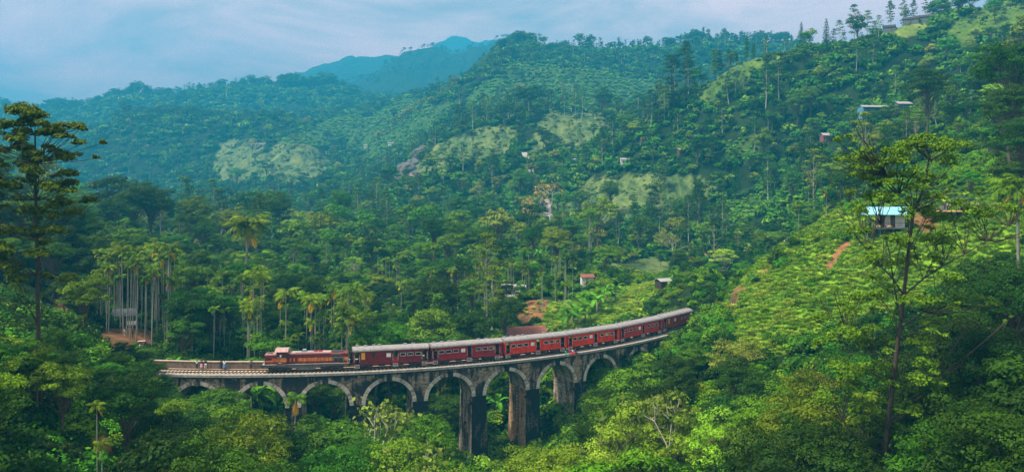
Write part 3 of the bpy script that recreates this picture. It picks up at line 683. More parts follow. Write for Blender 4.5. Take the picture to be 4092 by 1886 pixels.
# ------------------------------------------------------------------ vegetation library
class Leaves:
    def __init__(s): s.V = []; s.T = []
    def quads(s, q, tint): s.V.append(q.astype(np.float32)); s.T.append(np.asarray(tint, np.float32))
    def clump(s, rng, c, r, n, size, flat=0.0, up=0.35, low=-0.35, inner=0.55, base=None, asp=0.55, tidy=0.0):
        """n leaves on and inside an ellipsoid; c centre, r radii"""
        r = np.array(r if hasattr(r, '__len__') else (r, r, r), float)
        d = rng.normal(size=(n, 3)); d /= np.linalg.norm(d, axis=1)[:, None]
        d[:, 2] = np.where(d[:, 2] < low, -d[:, 2] * 0.6, d[:, 2]); d /= np.linalg.norm(d, axis=1)[:, None]
        rad = inner + (1.08 - inner) * rng.random(n) ** 0.5
        # uneven outline: push some directions out
        ph = rng.random(6) * 6.28
        rad *= 1 + 0.20 * np.sin(3 * np.arctan2(d[:, 1], d[:, 0]) + ph[0]) * np.sin(2.3 * d[:, 2] * 2 + ph[1]) + 0.10 * np.sin(7 * d[:, 0] + ph[2])
        P = np.array(c) + d * r * rad[:, None]
        nn = d * (0.7 + tidy) + rng.normal(size=(n, 3)) * (0.45 - 0.15 * tidy) + np.array([0, 0, up]); nn /= np.linalg.norm(nn, axis=1)[:, None]
        s.place(rng, P, nn, size, (rng.random() if base is None else base), asp)
    def place(s, rng, P, nn, size, base=0.5, asp=0.55):
        n = len(P)
        a = np.cross(nn, rng.normal(size=(n, 3))); a /= np.linalg.norm(a, axis=1)[:, None] + 1e-9
        b = np.cross(nn, a)
        sz = size * np.clip(rng.lognormal(-0.08, 0.38, n), .4, 2.0)[:, None]
        q = np.stack([P - a * sz * 0.5, P + b * sz * 0.5 * asp, P + a * sz * 0.5, P - b * sz * 0.5 * asp], 1)
        s.quads(q, np.clip(base * 0.45 + 0.55 * rng.random(n), 0, 1))
    def mesh(s, name, m):
        V = np.concatenate(s.V).reshape(-1, 3); T = np.concatenate(s.T)
        F = np.arange(len(V), dtype=np.int32).reshape(-1, 4)
        return fast_mesh(name, V, F, m, tint=T)

def limb(mb, p0, p1, r0, r1, rng, n=4, sag=0.0, seg=5, wob=0.06):
    p0 = np.array(p0, float); p1 = np.array(p1, float); L_ = np.linalg.norm(p1 - p0)
    pts = []
    for i in range(n + 1):
        t = i / n; p = p0 + (p1 - p0) * t
        p[2] += math.sin(math.pi * t) * sag * L_
        if 0 < i < n: p = p + rng.normal(size=3) * wob * L_ * 0.5
        pts.append(p)
    mb.tube(pts, [r0 + (r1 - r0) * i / n for i in range(n + 1)], seg, cap=False)
    return pts

PROTO = {}       # kind -> list of dict(crown=mesh, trunk=mesh, H=height, W=width)
def reg(kind, crown, trunk, H, W):
    co = np.zeros(len(crown.vertices) * 3, np.float32); crown.vertices.foreach_get('co', co); co = co.reshape(-1, 3)
    if kind not in ('areca', 'coconut'): H = float(np.percentile(co[:, 2], 99.6)); W = float(np.percentile(np.abs(co[:, :2]), 98)) * 2
    PROTO.setdefault(kind, []).append(dict(crown=crown, trunk=trunk, H=H, W=W))
CW = {}
def broad(kind, seed, leafm, bark, H=14.0, cr=(5.2, 5.2, 4.6), nclump=22, leaf=0.42, per=330, cz=0.62, cl=(1.3, 2.3), flat=0.62, trunk_r=0.28, low=-0.25, tidy=0.3):
    rng = np.random.default_rng(seed); lv = Leaves(); tb = MB()
    lean = rng.normal(size=2) * 0.6
    top = np.array([lean[0], lean[1], H * cz])
    limb(tb, (0, 0, -1.5), top, trunk_r, trunk_r * 0.45, rng, 6, 0, 7, 0.03)
    cs = []
    skew = rng.normal(size=3) * 0.5
    for i in range(nclump):
        for _ in range(30):
            d = rng.normal(size=3); d /= np.linalg.norm(d)
            if d[2] < -0.25: d[2] = abs(d[2])
            rr = (0.35 + 0.65 * rng.random() ** 0.4) * (1 + 0.35 * float(np.dot(d, skew)) + (0.25 if rng.random() < .2 else 0))
            p = np.array([lean[0], lean[1], H - cr[2]]) + d * np.array(cr) * rr * 0.86
            if all(np.linalg.norm(p - q) > cl[0] * 0.85 for q in cs): break
        cs.append(p)
    for p in cs:
        r = rng.uniform(cl[0] * .75, cl[1])
        lv.clump(rng, p, (r, r * rng.uniform(.7, 1), r * flat * rng.uniform(.6, 1)), int(per * (r / cl[1]) ** 2), leaf * rng.uniform(.75, 1.25), low=low, tidy=tidy)
        st = np.array([lean[0] * .5, lean[1] * .5, H * cz * rng.uniform(0.45, 0.95)])
        limb(tb, st, p - np.array([0, 0, r * 0.3]), trunk_r * 0.35, 0.03, rng, 3, 0.06, 4)
    reg(kind, lv.mesh('crown', leafm), tb.mesh('trunk', bark, True), H, cr[0] * 2)

def umbrella(kind, seed, leafm, bark, H=24.0, R=4.6, tiers=14, start=0.45, leaf=0.40, per=260, trunk_r=0.26, cl=(1.2, 2.2), flat=0.42, narrow=False):
    """tall clear trunk, branches sweeping up to flattened foliage pads"""
    rng = np.random.default_rng(seed); lv = Leaves(); tb = MB()
    bend = rng.normal(size=2) * 0.5
    def tp(t): return np.array([bend[0] * math.sin(t * 3), bend[1] * math.sin(t * 2.2), H * 0.97 * t])
    tb.tube([tp(t) for t in np.linspace(-0.06, 1, 10)], [trunk_r * (1.15 - t * 0.95) for t in np.linspace(0, 1, 10)], 7, cap=False)
    for i in range(tiers):
        t = start + (1 - start) * (i + 0.5) / tiers + rng.normal() * 0.015
        a = i * 2.4 + rng.normal() * 0.4
        prof = math.sin(math.pi * min(1, (t - start) / (1 - start) * 0.75 + 0.22)) if not narrow else 0.9 - 0.5 * (t - start) / (1 - start)
        rr = R * prof * rng.uniform(0.55, 1.0) * (0.5 if t > 0.96 else 1)
        st = tp(max(start * 0.8, t - 0.13)); p = np.array([math.cos(a) * rr + tp(t)[0], math.sin(a) * rr + tp(t)[1], H * t])
        limb(tb, st, p, trunk_r * 0.30, 0.03, rng, 4, -0.05, 4)
        r = rng.uniform(*cl)
        lv.clump(rng, p, (r, r, r * flat), int(per * (r / cl[1]) ** 2), leaf, low=-0.2, up=0.6)
        if rng.random() < 0.7:
            q = p * np.array([.6, .6, 1]) + rng.normal(size=3) * np.array([1.2, 1.2, 0.5]); r *= 0.75
            lv.clump(rng, q, (r, r, r * flat), int(per * 0.6 * (r / cl[1]) ** 2), leaf, low=-0.2, up=0.6)
    lv.clump(rng, tp(1.0), (cl[0], cl[0], cl[0] * 0.6), per // 2, leaf, low=-0.2)
    reg(kind, lv.mesh('crown', leafm), tb.mesh('trunk', bark, True), H, R * 2)

def conifer(kind, seed, leafm, bark, H=22.0, R=3.4, start=0.16, tiers=20, per=46):
    rng = np.random.default_rng(seed); lv = Leaves(); tb = MB()
    tb.tube([(0, 0, -1.5), (0, 0, H * 0.5), (0.1, 0, H)], [0.26, 0.16, 0.03], 6, cap=False)
    for i in range(tiers):
        t = start + (1 - start) * i / tiers; R_ = R * (1 - (t - start) / (1 - start)) ** 0.85 * rng.uniform(0.8, 1.1) + 0.15
        nb = 7
        for b in range(nb):
            a = b * 2 * math.pi / nb + i * 1.1 + rng.normal() * 0.15; rr = R_ * rng.uniform(0.65, 1.1)
            k = max(6, int(per * rr / R)); u = rng.random(k) ** 0.7
            P = np.stack([np.cos(a) * rr * u, np.sin(a) * rr * u, H * t - 0.30 * rr * u ** 1.5 + 0.25 * rr * u ** 4], 1) + rng.normal(size=(k, 3)) * np.array([.22, .22, .12])
            nn = np.tile([0, 0, 1.0], (k, 1)) + rng.normal(size=(k, 3)) * 0.5; nn /= np.linalg.norm(nn, axis=1)[:, None]
            lv.place(rng, P, nn, 0.55, rng.random(), 0.45)
            if i % 3 == 0: tb.tube([(0, 0, H * t), (math.cos(a) * rr * .8, math.sin(a) * rr * .8, H * t - 0.2 * rr)], [0.05, 0.015], 4, cap=False)
    reg(kind, lv.mesh('crown', leafm), tb.mesh('trunk', bark, True), H, R * 2)

def frond(lv, base, az, el, length, droop, rng, leaflet=0.55, pairs=14, tint=0.5, wl=0.09, rachis=None):
    """arching feather leaf"""
    pts = []; p = np.array(base, float); e = el; st = length / 10
    h = np.array([math.cos(az), math.sin(az), 0.0])
    for i in range(11):
        pts.append(p.copy()); p = p + (h * math.cos(e) + np.array([0, 0, math.sin(e)])) * st; e -= droop / 10
    pts = np.array(pts); side = np.array([-h[1], h[0], 0.0])
    Q = []; T = []
    for j in range(pairs):
        t = 0.12 + 0.88 * (j + 0.5) / pairs; i = min(9, int(t * 10)); f = t * 10 - i
        q = pts[i] * (1 - f) + pts[min(10, i + 1)] * f; tan = pts[min(10, i + 1)] - pts[i]; tan /= np.linalg.norm(tan) + 1e-9
        ll = leaflet * math.sin(math.pi * (0.18 + 0.75 * t)) * rng.uniform(0.85, 1.15)
        for sgn in (-1, 1):
            d = side * sgn * 0.8 + tan * 0.55 + np.array([0, 0, -0.35 + rng.normal() * 0.15]); d /= np.linalg.norm(d)
            tip = q + d * ll; tip[2] -= ll * 0.25
            mid = q + d * ll * 0.5; wv = tan * wl
            Q.append([q, mid + wv, tip, mid - wv]); T.append(np.clip(tint + rng.normal() * 0.15, 0, 1))
    for i in range(10):
        wv = side * 0.03 * (1 - i / 11); Q.append([pts[i] - wv, pts[i] + wv, pts[i + 1] + wv * .9, pts[i + 1] - wv * .9]); T.append(0.9)
    lv.quads(np.array(Q), T)

def palm(kind, seed, H=14.0, nf=9, length=2.1, leaflet=0.75, tr=0.085, pairs=14, bow=0.3, dead=1, wl=0.09):
    rng = np.random.default_rng(seed); lv = Leaves(); tb = MB()
    a = rng.random() * 6.28; bx, by = math.cos(a) * bow, math.sin(a) * bow
    tp = lambda t: np.array([bx * math.sin(t * 1.57), by * math.sin(t * 1.57), H * t])
    tb.tube([tp(t) for t in np.linspace(-0.1, 1, 8)], [tr * (1.25 - 0.45 * t) for t in np.linspace(0, 1, 8)], 6, cap=False)
    top = tp(1.0)
    for i in range(nf):
        az = i * 2.399 + rng.normal() * 0.2; el = 1.25 - 1.15 * (i / nf) + rng.normal() * 0.1
        frond(lv, top + np.array([0, 0, 0.1]), az, el, length * rng.uniform(0.85, 1.1), rng.uniform(1.4, 2.0), rng, leaflet, pairs, 0.25 + 0.5 * rng.random(), wl)
    cm = lv.mesh('crown', M['leaf_palm']); tm = tb.mesh('trunk', M['bark_palm'], True)
    reg(kind, cm, tm, H + 0.8, length * 1.7)
    if dead:
        dl = Leaves()
        for k in range(dead): frond(dl, top - np.array([0, 0, 0.15]), rng.random() * 6.28, -0.6, length * 0.9, 0.9, rng, leaflet * 0.8, pairs, 0.6, wl)
        PROTO[kind][-1]['extra'] = [('dry_frond', dl.mesh('dry_frond', M['leaf_dead']))]

def banana(kind, seed, H=4.6, n=9):
    rng = np.random.default_rng(seed); lv = Leaves(); tb = MB(); hs = H * 0.48
    tb.tube([(0, 0, -0.6), (0.05, 0, hs * 0.6), (0, 0.05, hs)], [0.17, 0.13, 0.09], 7)
    for i in range(n):
        az = i * 2.399 + rng.normal() * 0.3; el = 1.45 - 1.2 * i / n; ln = rng.uniform(1.9, 2.7) * H / 4.6; wd = 0.34 * H / 4.6
        h = np.array([math.cos(az), math.sin(az), 0.0]); side = np.array([-h[1], h[0], 0.0]); p = np.array([0, 0, hs - 0.1]); e = el; K = 9
        pts = []
        for k in range(K + 1): pts.append(p.copy()); p = p + (h * math.cos(e) + np.array([0, 0, math.sin(e)])) * ln / K; e -= rng.uniform(0.16, 0.26)
        Q = []; T = []
        for k in range(K):
            w0 = wd * math.sin(math.pi * min(1, max(0.03, (k / K - 0.1) * 1.05))) ** 0.6 if k / K > 0.1 else 0.03
            w1 = wd * max(0.02, math.sin(math.pi * min(1, ((k + 1) / K - 0.1) * 1.05))) ** 0.6
            for sg in (-1, 1):
                dz = np.array([0, 0, 0.3]); o0 = side * sg * w0 + dz * w0; o1 = side * sg * w1 + dz * w1
                g = rng.normal(size=3) * 0.02
                Q.append([pts[k], pts[k] + o0, pts[k + 1] + o1 + g, pts[k + 1]]); T.append(np.clip(0.35 + 0.12 * sg + rng.random() * 0.4, 0, 1))
        lv.quads(np.array(Q), T)
    reg(kind, lv.mesh('crown', M['leaf_banana']), tb.mesh('trunk', M['bark_palm'], True), H, 3.6)

def bush(kind, seed, leafm, R=1.6, n=6, per=170, leaf=0.30, flat=0.8):
    rng = np.random.default_rng(seed); lv = Leaves()
    for i in range(n):
        a = rng.random() * 6.28; d = R * 0.62 * rng.random() ** 0.5; r = R * rng.uniform(0.4, 0.62)
        lv.clump(rng, (math.cos(a) * d, math.sin(a) * d, r * 0.55 + rng.random() * R * 0.5), (r, r, r * flat), int(per), leaf, low=-0.5)
    reg(kind, lv.mesh('foliage', leafm), None, R * 1.5, R * 2)

def tuft(kind, seed, leafm, R=0.8, n=70, H=1.1, w=0.05):
    rng = np.random.default_rng(seed); lv = Leaves(); Q = []; T = []
    for i in range(n):
        a = rng.random() * 6.28; h = np.array([math.cos(a), math.sin(a), 0]); b = h * rng.random() * R * 0.3 + rng.normal(size=3) * [0.12, 0.12, 0]
        l = H * rng.uniform(0.6, 1.1); out = rng.uniform(0.15, 0.8) * R; s_ = np.array([-h[1], h[0], 0]) * w * rng.uniform(.7, 1.4)
        m1 = b + h * out * 0.4 + np.array([0, 0, l * 0.65]); t = b + h * out * 1.1 + np.array([0, 0, l * rng.uniform(0.55, 1.0)]); b[2] = -0.1
        tt = rng.random() * 0.8 + 0.1
        Q.append([b - s_, b + s_, m1 + s_ * .9, m1 - s_ * .9]); Q.append([m1 - s_ * .9, m1 + s_ * .9, t + s_ * .2, t - s_ * .2]); T += [tt, tt]
    lv.quads(np.array(Q), T); reg(kind, lv.mesh('blades', leafm), None, H, R * 2)

def bare(kind, seed, leafm, bark, H=11.0, R=4.5, leafn=1100, leaf=0.28):
    rng = np.random.default_rng(seed); tb = MB(); lv = Leaves(); ends = []
    def grow(p, d, l, r, k):
        q = p + d * l; mid = (p + q) / 2 + rng.normal(size=3) * l * 0.05
        tb.tube([p, mid, q], [r, r * 0.85, r * 0.7], 5 if k > 2 else 3, cap=False)
        if k == 0: ends.append(q); return
        for i in range(3 if k > 1 else 4):
            nd = d * 0.75 + rng.normal(size=3) * 0.52; nd[2] += 0.18; nd /= np.linalg.norm(nd); grow(q, nd, l * rng.uniform(0.62, 0.85), r * 0.62, k - 1)
    grow(np.array([0, 0, -1.0]), np.array([0.03, 0, 1.0]), H * 0.36, 0.24, 4)
    E = np.array(ends); P = E[rng.integers(0, len(E), leafn)] + rng.normal(size=(leafn, 3)) * 0.45
    lv.place(rng, P, rng.normal(size=(leafn, 3)) + [0, 0, .5], leaf, 0.5)
    Hh = float(E[:, 2].max()); reg(kind, lv.mesh('crown', leafm), tb.mesh('trunk', bark, True), Hh, R * 2)

def library():
    A = [('leaf_dark', 'broad_dark'), ('leaf_mid', 'broad_mid'), ('leaf_olive', 'broad_olive')]
    for j, (lm, kd) in enumerate(A):
        for k in range(3):
            broad(kd, 10 * j + k, M[lm], M['bark_brown'], H=14 + k, cr=(4.6 + 0.5 * k, 4.6 + 0.5 * k, 4.6 - 0.4 * k), nclump=28, leaf=0.36, per=520)
    for k in range(2): broad('broad_lime', 50 + k, M['leaf_lime'], M['bark_pale'], H=13, cr=(3.8, 3.8, 5.2), nclump=26, leaf=0.42, per=260, cl=(1.0, 1.9), flat=0.55)
    for k in range(2): broad('broad_pale', 60 + k, M['leaf_pale'], M['bark_pale'], H=14, cr=(6.0, 6.0, 4.6), nclump=34, leaf=0.34, per=240, cl=(1.0, 1.9), flat=0.55, trunk_r=0.22)
    for j, (lm, kd) in enumerate((('leaf_dark', 'big_dark'), ('leaf_mid', 'big_mid'), ('leaf_olive', 'big_olive'), ('leaf_pale', 'big_pale'))):
        for k in range(2): broad(kd, 40 + 2 * j + k, M[lm], M['bark_brown'], H=22, cr=(6.2, 6.2, 7.5 if k else 6.5), nclump=64, leaf=0.28 if j < 3 else 0.26, per=520, cz=0.72, cl=(1.2, 2.1), trunk_r=0.36, flat=0.7)
    broad('broad_grey', 70, M['leaf_grey'], M['bark_brown'], H=12, cr=(4.8, 4.8, 4.0), nclump=30, leaf=0.26, per=330, cl=(1.1, 1.9))
    broad('broad_yellow', 75, M['leaf_yellow'], M['bark_pale'], H=13, cr=(4.0, 4.0, 4.2), nclump=22, leaf=0.40, per=280, cl=(1.1, 2.0), flat=0.6)
    for k in range(3): umbrella('umbrella', 80 + k, M['leaf_olive'] if k == 1 else M['leaf_mid'], M['bark_pale'], H=22 + 2 * k, R=4.2, tiers=15)
    for k in range(3): umbrella('gum', 90 + k, M['leaf_dark'] if k != 1 else M['leaf_mid'], M['bark_pale'], H=24, R=3.4, tiers=20, start=0.35, cl=(1.0, 1.9), flat=0.75, per=280)
    for k in range(2): umbrella('slender', 100 + k, M['leaf_blue'] if k else M['leaf_mid'], M['bark_brown'], H=17, R=2.2, tiers=22, start=0.22, cl=(0.9, 1.4), flat=0.8, per=200, narrow=True, trunk_r=0.18)
    for k in range(2): conifer('conifer', 110 + k, M['leaf_blue'], M['bark_brown'], R=3.6 - k)
    for k in range(5): palm('areca', 120 + k, H=13 + k * 0.8, nf=10, length=1.9, leaflet=0.75, dead=(1 if k % 2 == 0 else 0), wl=0.075)
    for k in range(2): palm('coconut', 130 + k, H=13, nf=22, length=3.7, leaflet=1.1, tr=0.17, pairs=24, bow=1.4, dead=2, wl=0.10)
    for k in range(3): banana('banana', 140 + k, H=4.6 + 0.4 * k)
    bare('bare_pink', 150, M['leaf_pink'], M['bark_pale']); bare('bare_grey', 151, M['leaf_grey'], M['bark_pale'], leafn=1500)
    for k, lm in enumerate(('leaf_bush', 'leaf_mid', 'leaf_dark', 'leaf_lime', 'leaf_olive', 'leaf_silver')):
        bush('bush_' + lm[5:], 160 + k, M[lm])
    bush('tea_bush', 170, M['leaf_tea'], R=0.85, n=4, per=90, leaf=0.20, flat=0.6)
    tuft('tuft_green', 180, M['leaf_grass'], R=0.75, H=0.75, n=80); tuft('tuft_dark', 182, M['leaf_bush'], R=0.9, H=0.8, n=90); tuft('tuft_silver', 181, M['leaf_silver'], R=1.0, H=1.1, n=90)
    # coarser versions for the distance
    for k, (lm, kd) in enumerate((('leaf_dark', 'far_dark'), ('leaf_mid', 'far_mid'), ('leaf_olive', 'far_olive'), ('leaf_yellow', 'far_yellow'), ('leaf_grey', 'far_grey'), ('leaf_blue', 'far_blue'))):
        for q in range(2): broad(kd, 200 + k * 3 + q, M[lm], M['bark_brown'], H=13 + q, cr=(4.6, 4.6, 4.4), nclump=20, leaf=0.58, per=170, flat=0.7, tidy=0.9)
    for q in range(3): umbrella('far_tall', 230 + q, M['leaf_blue'] if q else M['leaf_dark'], M['bark_pale'], H=18, R=2.8, tiers=14, start=0.38, leaf=0.8, per=44, cl=(1.1, 1.9), flat=0.6)
    for q in range(2): umbrella('far_slim', 236 + q, M['leaf_blue'], M['bark_brown'], H=17, R=1.7, tiers=10, start=0.3, leaf=0.8, per=40, cl=(0.9, 1.4), flat=0.9, narrow=True, trunk_r=0.2)
    bush('far_bush', 240, M['leaf_bush'], n=5, per=30, leaf=0.75); bush('far_bush_dark', 241, M['leaf_mid'], n=5, per=30, leaf=0.75)
    bush('far_scrub', 243, M['leaf_scrub'], R=1.4, n=4, per=26, leaf=0.7, flat=0.45)
    bush('far_tea', 242, M['leaf_tea'], R=1.0, n=3, per=26, leaf=0.5, flat=0.6)
library()

# stuff: instanced copies of library meshes on one object of points
def proto_object(p, nm):
    """crown and trunk of one library tree as a single mesh for instancing"""
    if 'joined' in p: return p['joined']
    ms = [p['crown']] + ([p['trunk']] if p['trunk'] else []) + [e[1] for e in p.get('extra', [])]
    Vs = []; LV = []; LS = []; MI = []; T = []; mats = []; off = 0; loff = 0
    for me in ms:
        nv = len(me.vertices); co = np.zeros(nv * 3, np.float32); me.vertices.foreach_get('co', co)
        nl = len(me.loops); li = np.zeros(nl, np.int32); me.loops.foreach_get('vertex_index', li)
        npg = len(me.polygons); ls = np.zeros(npg, np.int32); me.polygons.foreach_get('loop_start', ls)
        t = np.full(npg, 0.5, np.float32)
        if 'tint' in me.attributes: me.attributes['tint'].data.foreach_get('value', t)
        mi = np.full(npg, len(mats), np.int32); mats.append(me.materials[0])
        Vs.append(co); LV.append(li + off); LS.append(ls + loff); MI.append(mi); T.append(t); off += nv; loff += nl
    me = bpy.data.meshes.new(nm); V = np.concatenate(Vs); me.vertices.add(len(V) // 3); me.vertices.foreach_set('co', V)
    lv = np.concatenate(LV); me.loops.add(len(lv)); me.loops.foreach_set('vertex_index', lv)
    ls = np.concatenate(LS); me.polygons.add(len(ls)); me.polygons.foreach_set('loop_start', ls)
    me.update(calc_edges=True)
    for m_ in mats: me.materials.append(m_)
    me.polygons.foreach_set('material_index', np.concatenate(MI))
    a = me.attributes.new('tint', 'FLOAT', 'FACE'); a.data.foreach_set('value', np.concatenate(T))
    p['joined'] = me; return me

def scatter(name, kinds, items, label=None):
    """items: list of (x,y,z,rot,scale,kind); one object, instanced by geometry nodes"""
    if not items: return
    protos = []; kidx = {}
    col = bpy.data.collections.new(name + '_shapes')
    for kd in kinds:
        kidx[kd] = []
        for p in PROTO[kd]:
            kidx[kd].append(len(protos)); ob = bpy.data.objects.new('shape_%03d' % len(protos), proto_object(p, kd)); col.objects.link(ob); protos.append(ob)
    rng = random.Random(len(items)); n = len(items)
    me = bpy.data.meshes.new(name); me.vertices.add(n)
    me.vertices.foreach_set('co', np.array([i[:3] for i in items], np.float32).ravel())
    for nm_, ty, vals in (('rz', 'FLOAT', [i[3] for i in items]), ('sc', 'FLOAT', [i[4] for i in items]), ('ix', 'INT', [rng.choice(kidx[i[5]]) for i in items])):
        a = me.attributes.new(nm_, ty, 'POINT'); a.data.foreach_set('value', np.array(vals, np.int32 if ty == 'INT' else np.float32))
    ob = link(name, me)
    g = bpy.data.node_groups.new(name, 'GeometryNodeTree')
    g.interface.new_socket('Geometry', in_out='INPUT', socket_type='NodeSocketGeometry'); g.interface.new_socket('Geometry', in_out='OUTPUT', socket_type='NodeSocketGeometry')
    gi = g.nodes.new('NodeGroupInput'); go = g.nodes.new('NodeGroupOutput'); m2p = g.nodes.new('GeometryNodeMeshToPoints')
    ip = g.nodes.new('GeometryNodeInstanceOnPoints'); ci = g.nodes.new('GeometryNodeCollectionInfo')
    ci.inputs['Collection'].default_value = col; ci.inputs['Separate Children'].default_value = True; ci.inputs['Reset Children'].default_value = True
    ip.inputs['Pick Instance'].default_value = True
    def attr(nm_, ty):
        a = g.nodes.new('GeometryNodeInputNamedAttribute'); a.data_type = ty; a.inputs['Name'].default_value = nm_; return a.outputs[0]
    cx = g.nodes.new('ShaderNodeCombineXYZ'); g.links.new(attr('rz', 'FLOAT'), cx.inputs[2])
    g.links.new(gi.outputs[0], m2p.inputs[0]); g.links.new(m2p.outputs[0], ip.inputs['Points']); g.links.new(ci.outputs[0], ip.inputs['Instance'])
    g.links.new(attr('ix', 'INT'), ip.inputs['Instance Index']); g.links.new(cx.outputs[0], ip.inputs['Rotation'])
    g.links.new(attr('sc', 'FLOAT'), ip.inputs['Scale']); g.links.new(ip.outputs[0], go.inputs[0])
    md = ob.modifiers.new('instances', 'NODES'); md.node_group = g
    ob['kind'] = 'stuff'
    if label: ob['label'] = label
    return ob

NICE = {'broad_dark': ('broadleaf_tree', 'dark green broadleaf tree'), 'broad_mid': ('broadleaf_tree', 'green broadleaf tree'),
        'broad_olive': ('broadleaf_tree', 'olive green broadleaf tree'), 'broad_lime': ('broadleaf_tree', 'bright lime green tree'),
        'broad_pale': ('broadleaf_tree', 'pale green spreading tree'), 'broad_grey': ('broadleaf_tree', 'greyish fine leaved tree'),
        'big_dark': ('broadleaf_tree', 'large dark green broadleaf tree'), 'big_mid': ('broadleaf_tree', 'large green broadleaf tree'), 'big_olive': ('broadleaf_tree', 'large olive broadleaf tree'), 'big_pale': ('broadleaf_tree', 'large pale spreading tree'),
        'broad_yellow': ('broadleaf_tree', 'yellow green tree'), 'umbrella': ('umbrella_tree', 'tall flat topped tree'), 'gum': ('gum_tree', 'tall pale trunked gum tree'),
        'slender': ('slender_tree', 'narrow columnar tree'), 'conifer': ('conifer_tree', 'dark pointed conifer'), 'areca': ('areca_palm', 'slim areca palm'),
        'coconut': ('coconut_palm', 'coconut palm'), 'banana': ('banana_plant', 'banana plant'),
        'bare_pink': ('bare_tree', 'nearly bare pinkish tree'), 'bare_grey': ('bare_tree', 'sparse grey tree'),
        'far_dark': ('broadleaf_tree', 'dark green broadleaf tree'), 'far_mid': ('broadleaf_tree', 'green broadleaf tree'), 'far_olive': ('broadleaf_tree', 'olive green broadleaf tree'),
        'far_yellow': ('broadleaf_tree', 'yellow green tree'), 'far_grey': ('broadleaf_tree', 'greyish tree'), 'far_blue': ('broadleaf_tree', 'blue green broadleaf tree'),
        'far_tall': ('gum_tree', 'tall bluish gum tree'), 'far_slim': ('slender_tree', 'slim upright tree')}
def plant_tree(kind, v, x, y, z, rot, sc, label=None, group=None):
    P = PROTO[kind]; p = P[v % len(P)]; nm, _ = NICE[kind]
    cat = {'areca_palm': 'palm', 'coconut_palm': 'palm', 'banana_plant': 'banana plant'}.get(nm, 'tree')
    r = empty(nm, (x, y, z), rot, label, cat, group); r.scale = (sc, sc, sc)
    link('crown', p['crown'], r)
    if p['trunk']: link('trunk', p['trunk'], r)
    for en, em in p.get('extra', []): link(en, em, r)
    return r
# ------------------------------------------------------------------ train
def wall_panel(mb, x0, x1, y, z0, z1, holes, th=0.06):
    """side wall in the x,z plane with rectangular openings; holes: (xa,xb,za,zb) sorted by x"""
    def quad(xa, xb, za, zb):
        if xb - xa > 1e-3 and zb - za > 1e-3: mb.box(xa, xb, min(y, y + th), max(y, y + th), za, zb)
    cur = x0
    for (a, b, c, d) in holes:
        quad(cur, a, z0, z1); quad(a, b, z0, c); quad(a, b, d, z1); cur = b
    quad(cur, x1, z0, z1)

def bogie(parent, x, wheel_r=0.42, nax=2, gap=1.9, w=1.1):
    fr = MB(); L_ = gap * (nax - 1) + 1.1
    for e in (-1, 1):
        fr.prism([(x - L_ / 2, 0.62), (x - L_ / 2 + 0.3, 0.42), (x + L_ / 2 - 0.3, 0.42), (x + L_ / 2, 0.62), (x + L_ / 2, 0.78), (x - L_ / 2, 0.78)], e * w - 0.06, e * w + 0.06)
        for k in range(nax):
            xa = x + (k - (nax - 1) / 2) * gap
            fr.box(xa - 0.17, xa + 0.17, e * w - 0.14, e * w + 0.14, 0.28, 0.58)
        for k in range(nax - 1):
            xa = x + (k - (nax - 2) / 2) * gap
            for q in (-0.16, 0.16): fr.tube([(xa + q, e * w, 0.4), (xa + q, e * w, 0.8)], 0.09, 6)
    fr.box(x - 0.3, x + 0.3, -w, w, 0.5, 0.85)
    b = fr.build('bogie', M['under'], parent)
    for k in range(nax):
        xa = x + (k - (nax - 1) / 2) * gap; wh = MB()
        for e in (-1, 1):
            wh.tube([(xa, e * 0.80, wheel_r), (xa, e * 0.92, wheel_r)], wheel_r, 16); wh.tube([(xa, e * 0.77, wheel_r), (xa, e * 0.80, wheel_r)], wheel_r + 0.04, 16)
        wh.tube([(xa, -0.8, wheel_r), (xa, 0.8, wheel_r)], 0.08, 6)
        wh.build('wheelset', M['under'], b)
    return b

def buffers(parent, Lh, z=1.02):
    for ex in (-1, 1):
        b = MB()
        for e in (-0.86, 0.86):
            b.tube([(ex * Lh, e, z), (ex * (Lh + 0.38), e, z)], 0.09, 8); b.tube([(ex * (Lh + 0.36), e, z), (ex * (Lh + 0.42), e, z)], 0.20, 12)
        b.tube([(ex * Lh, 0, z - 0.02), (ex * (Lh + 0.45), 0, z - 0.12)], 0.06, 6)
        b.build('buffer_gear', M['under'], parent)

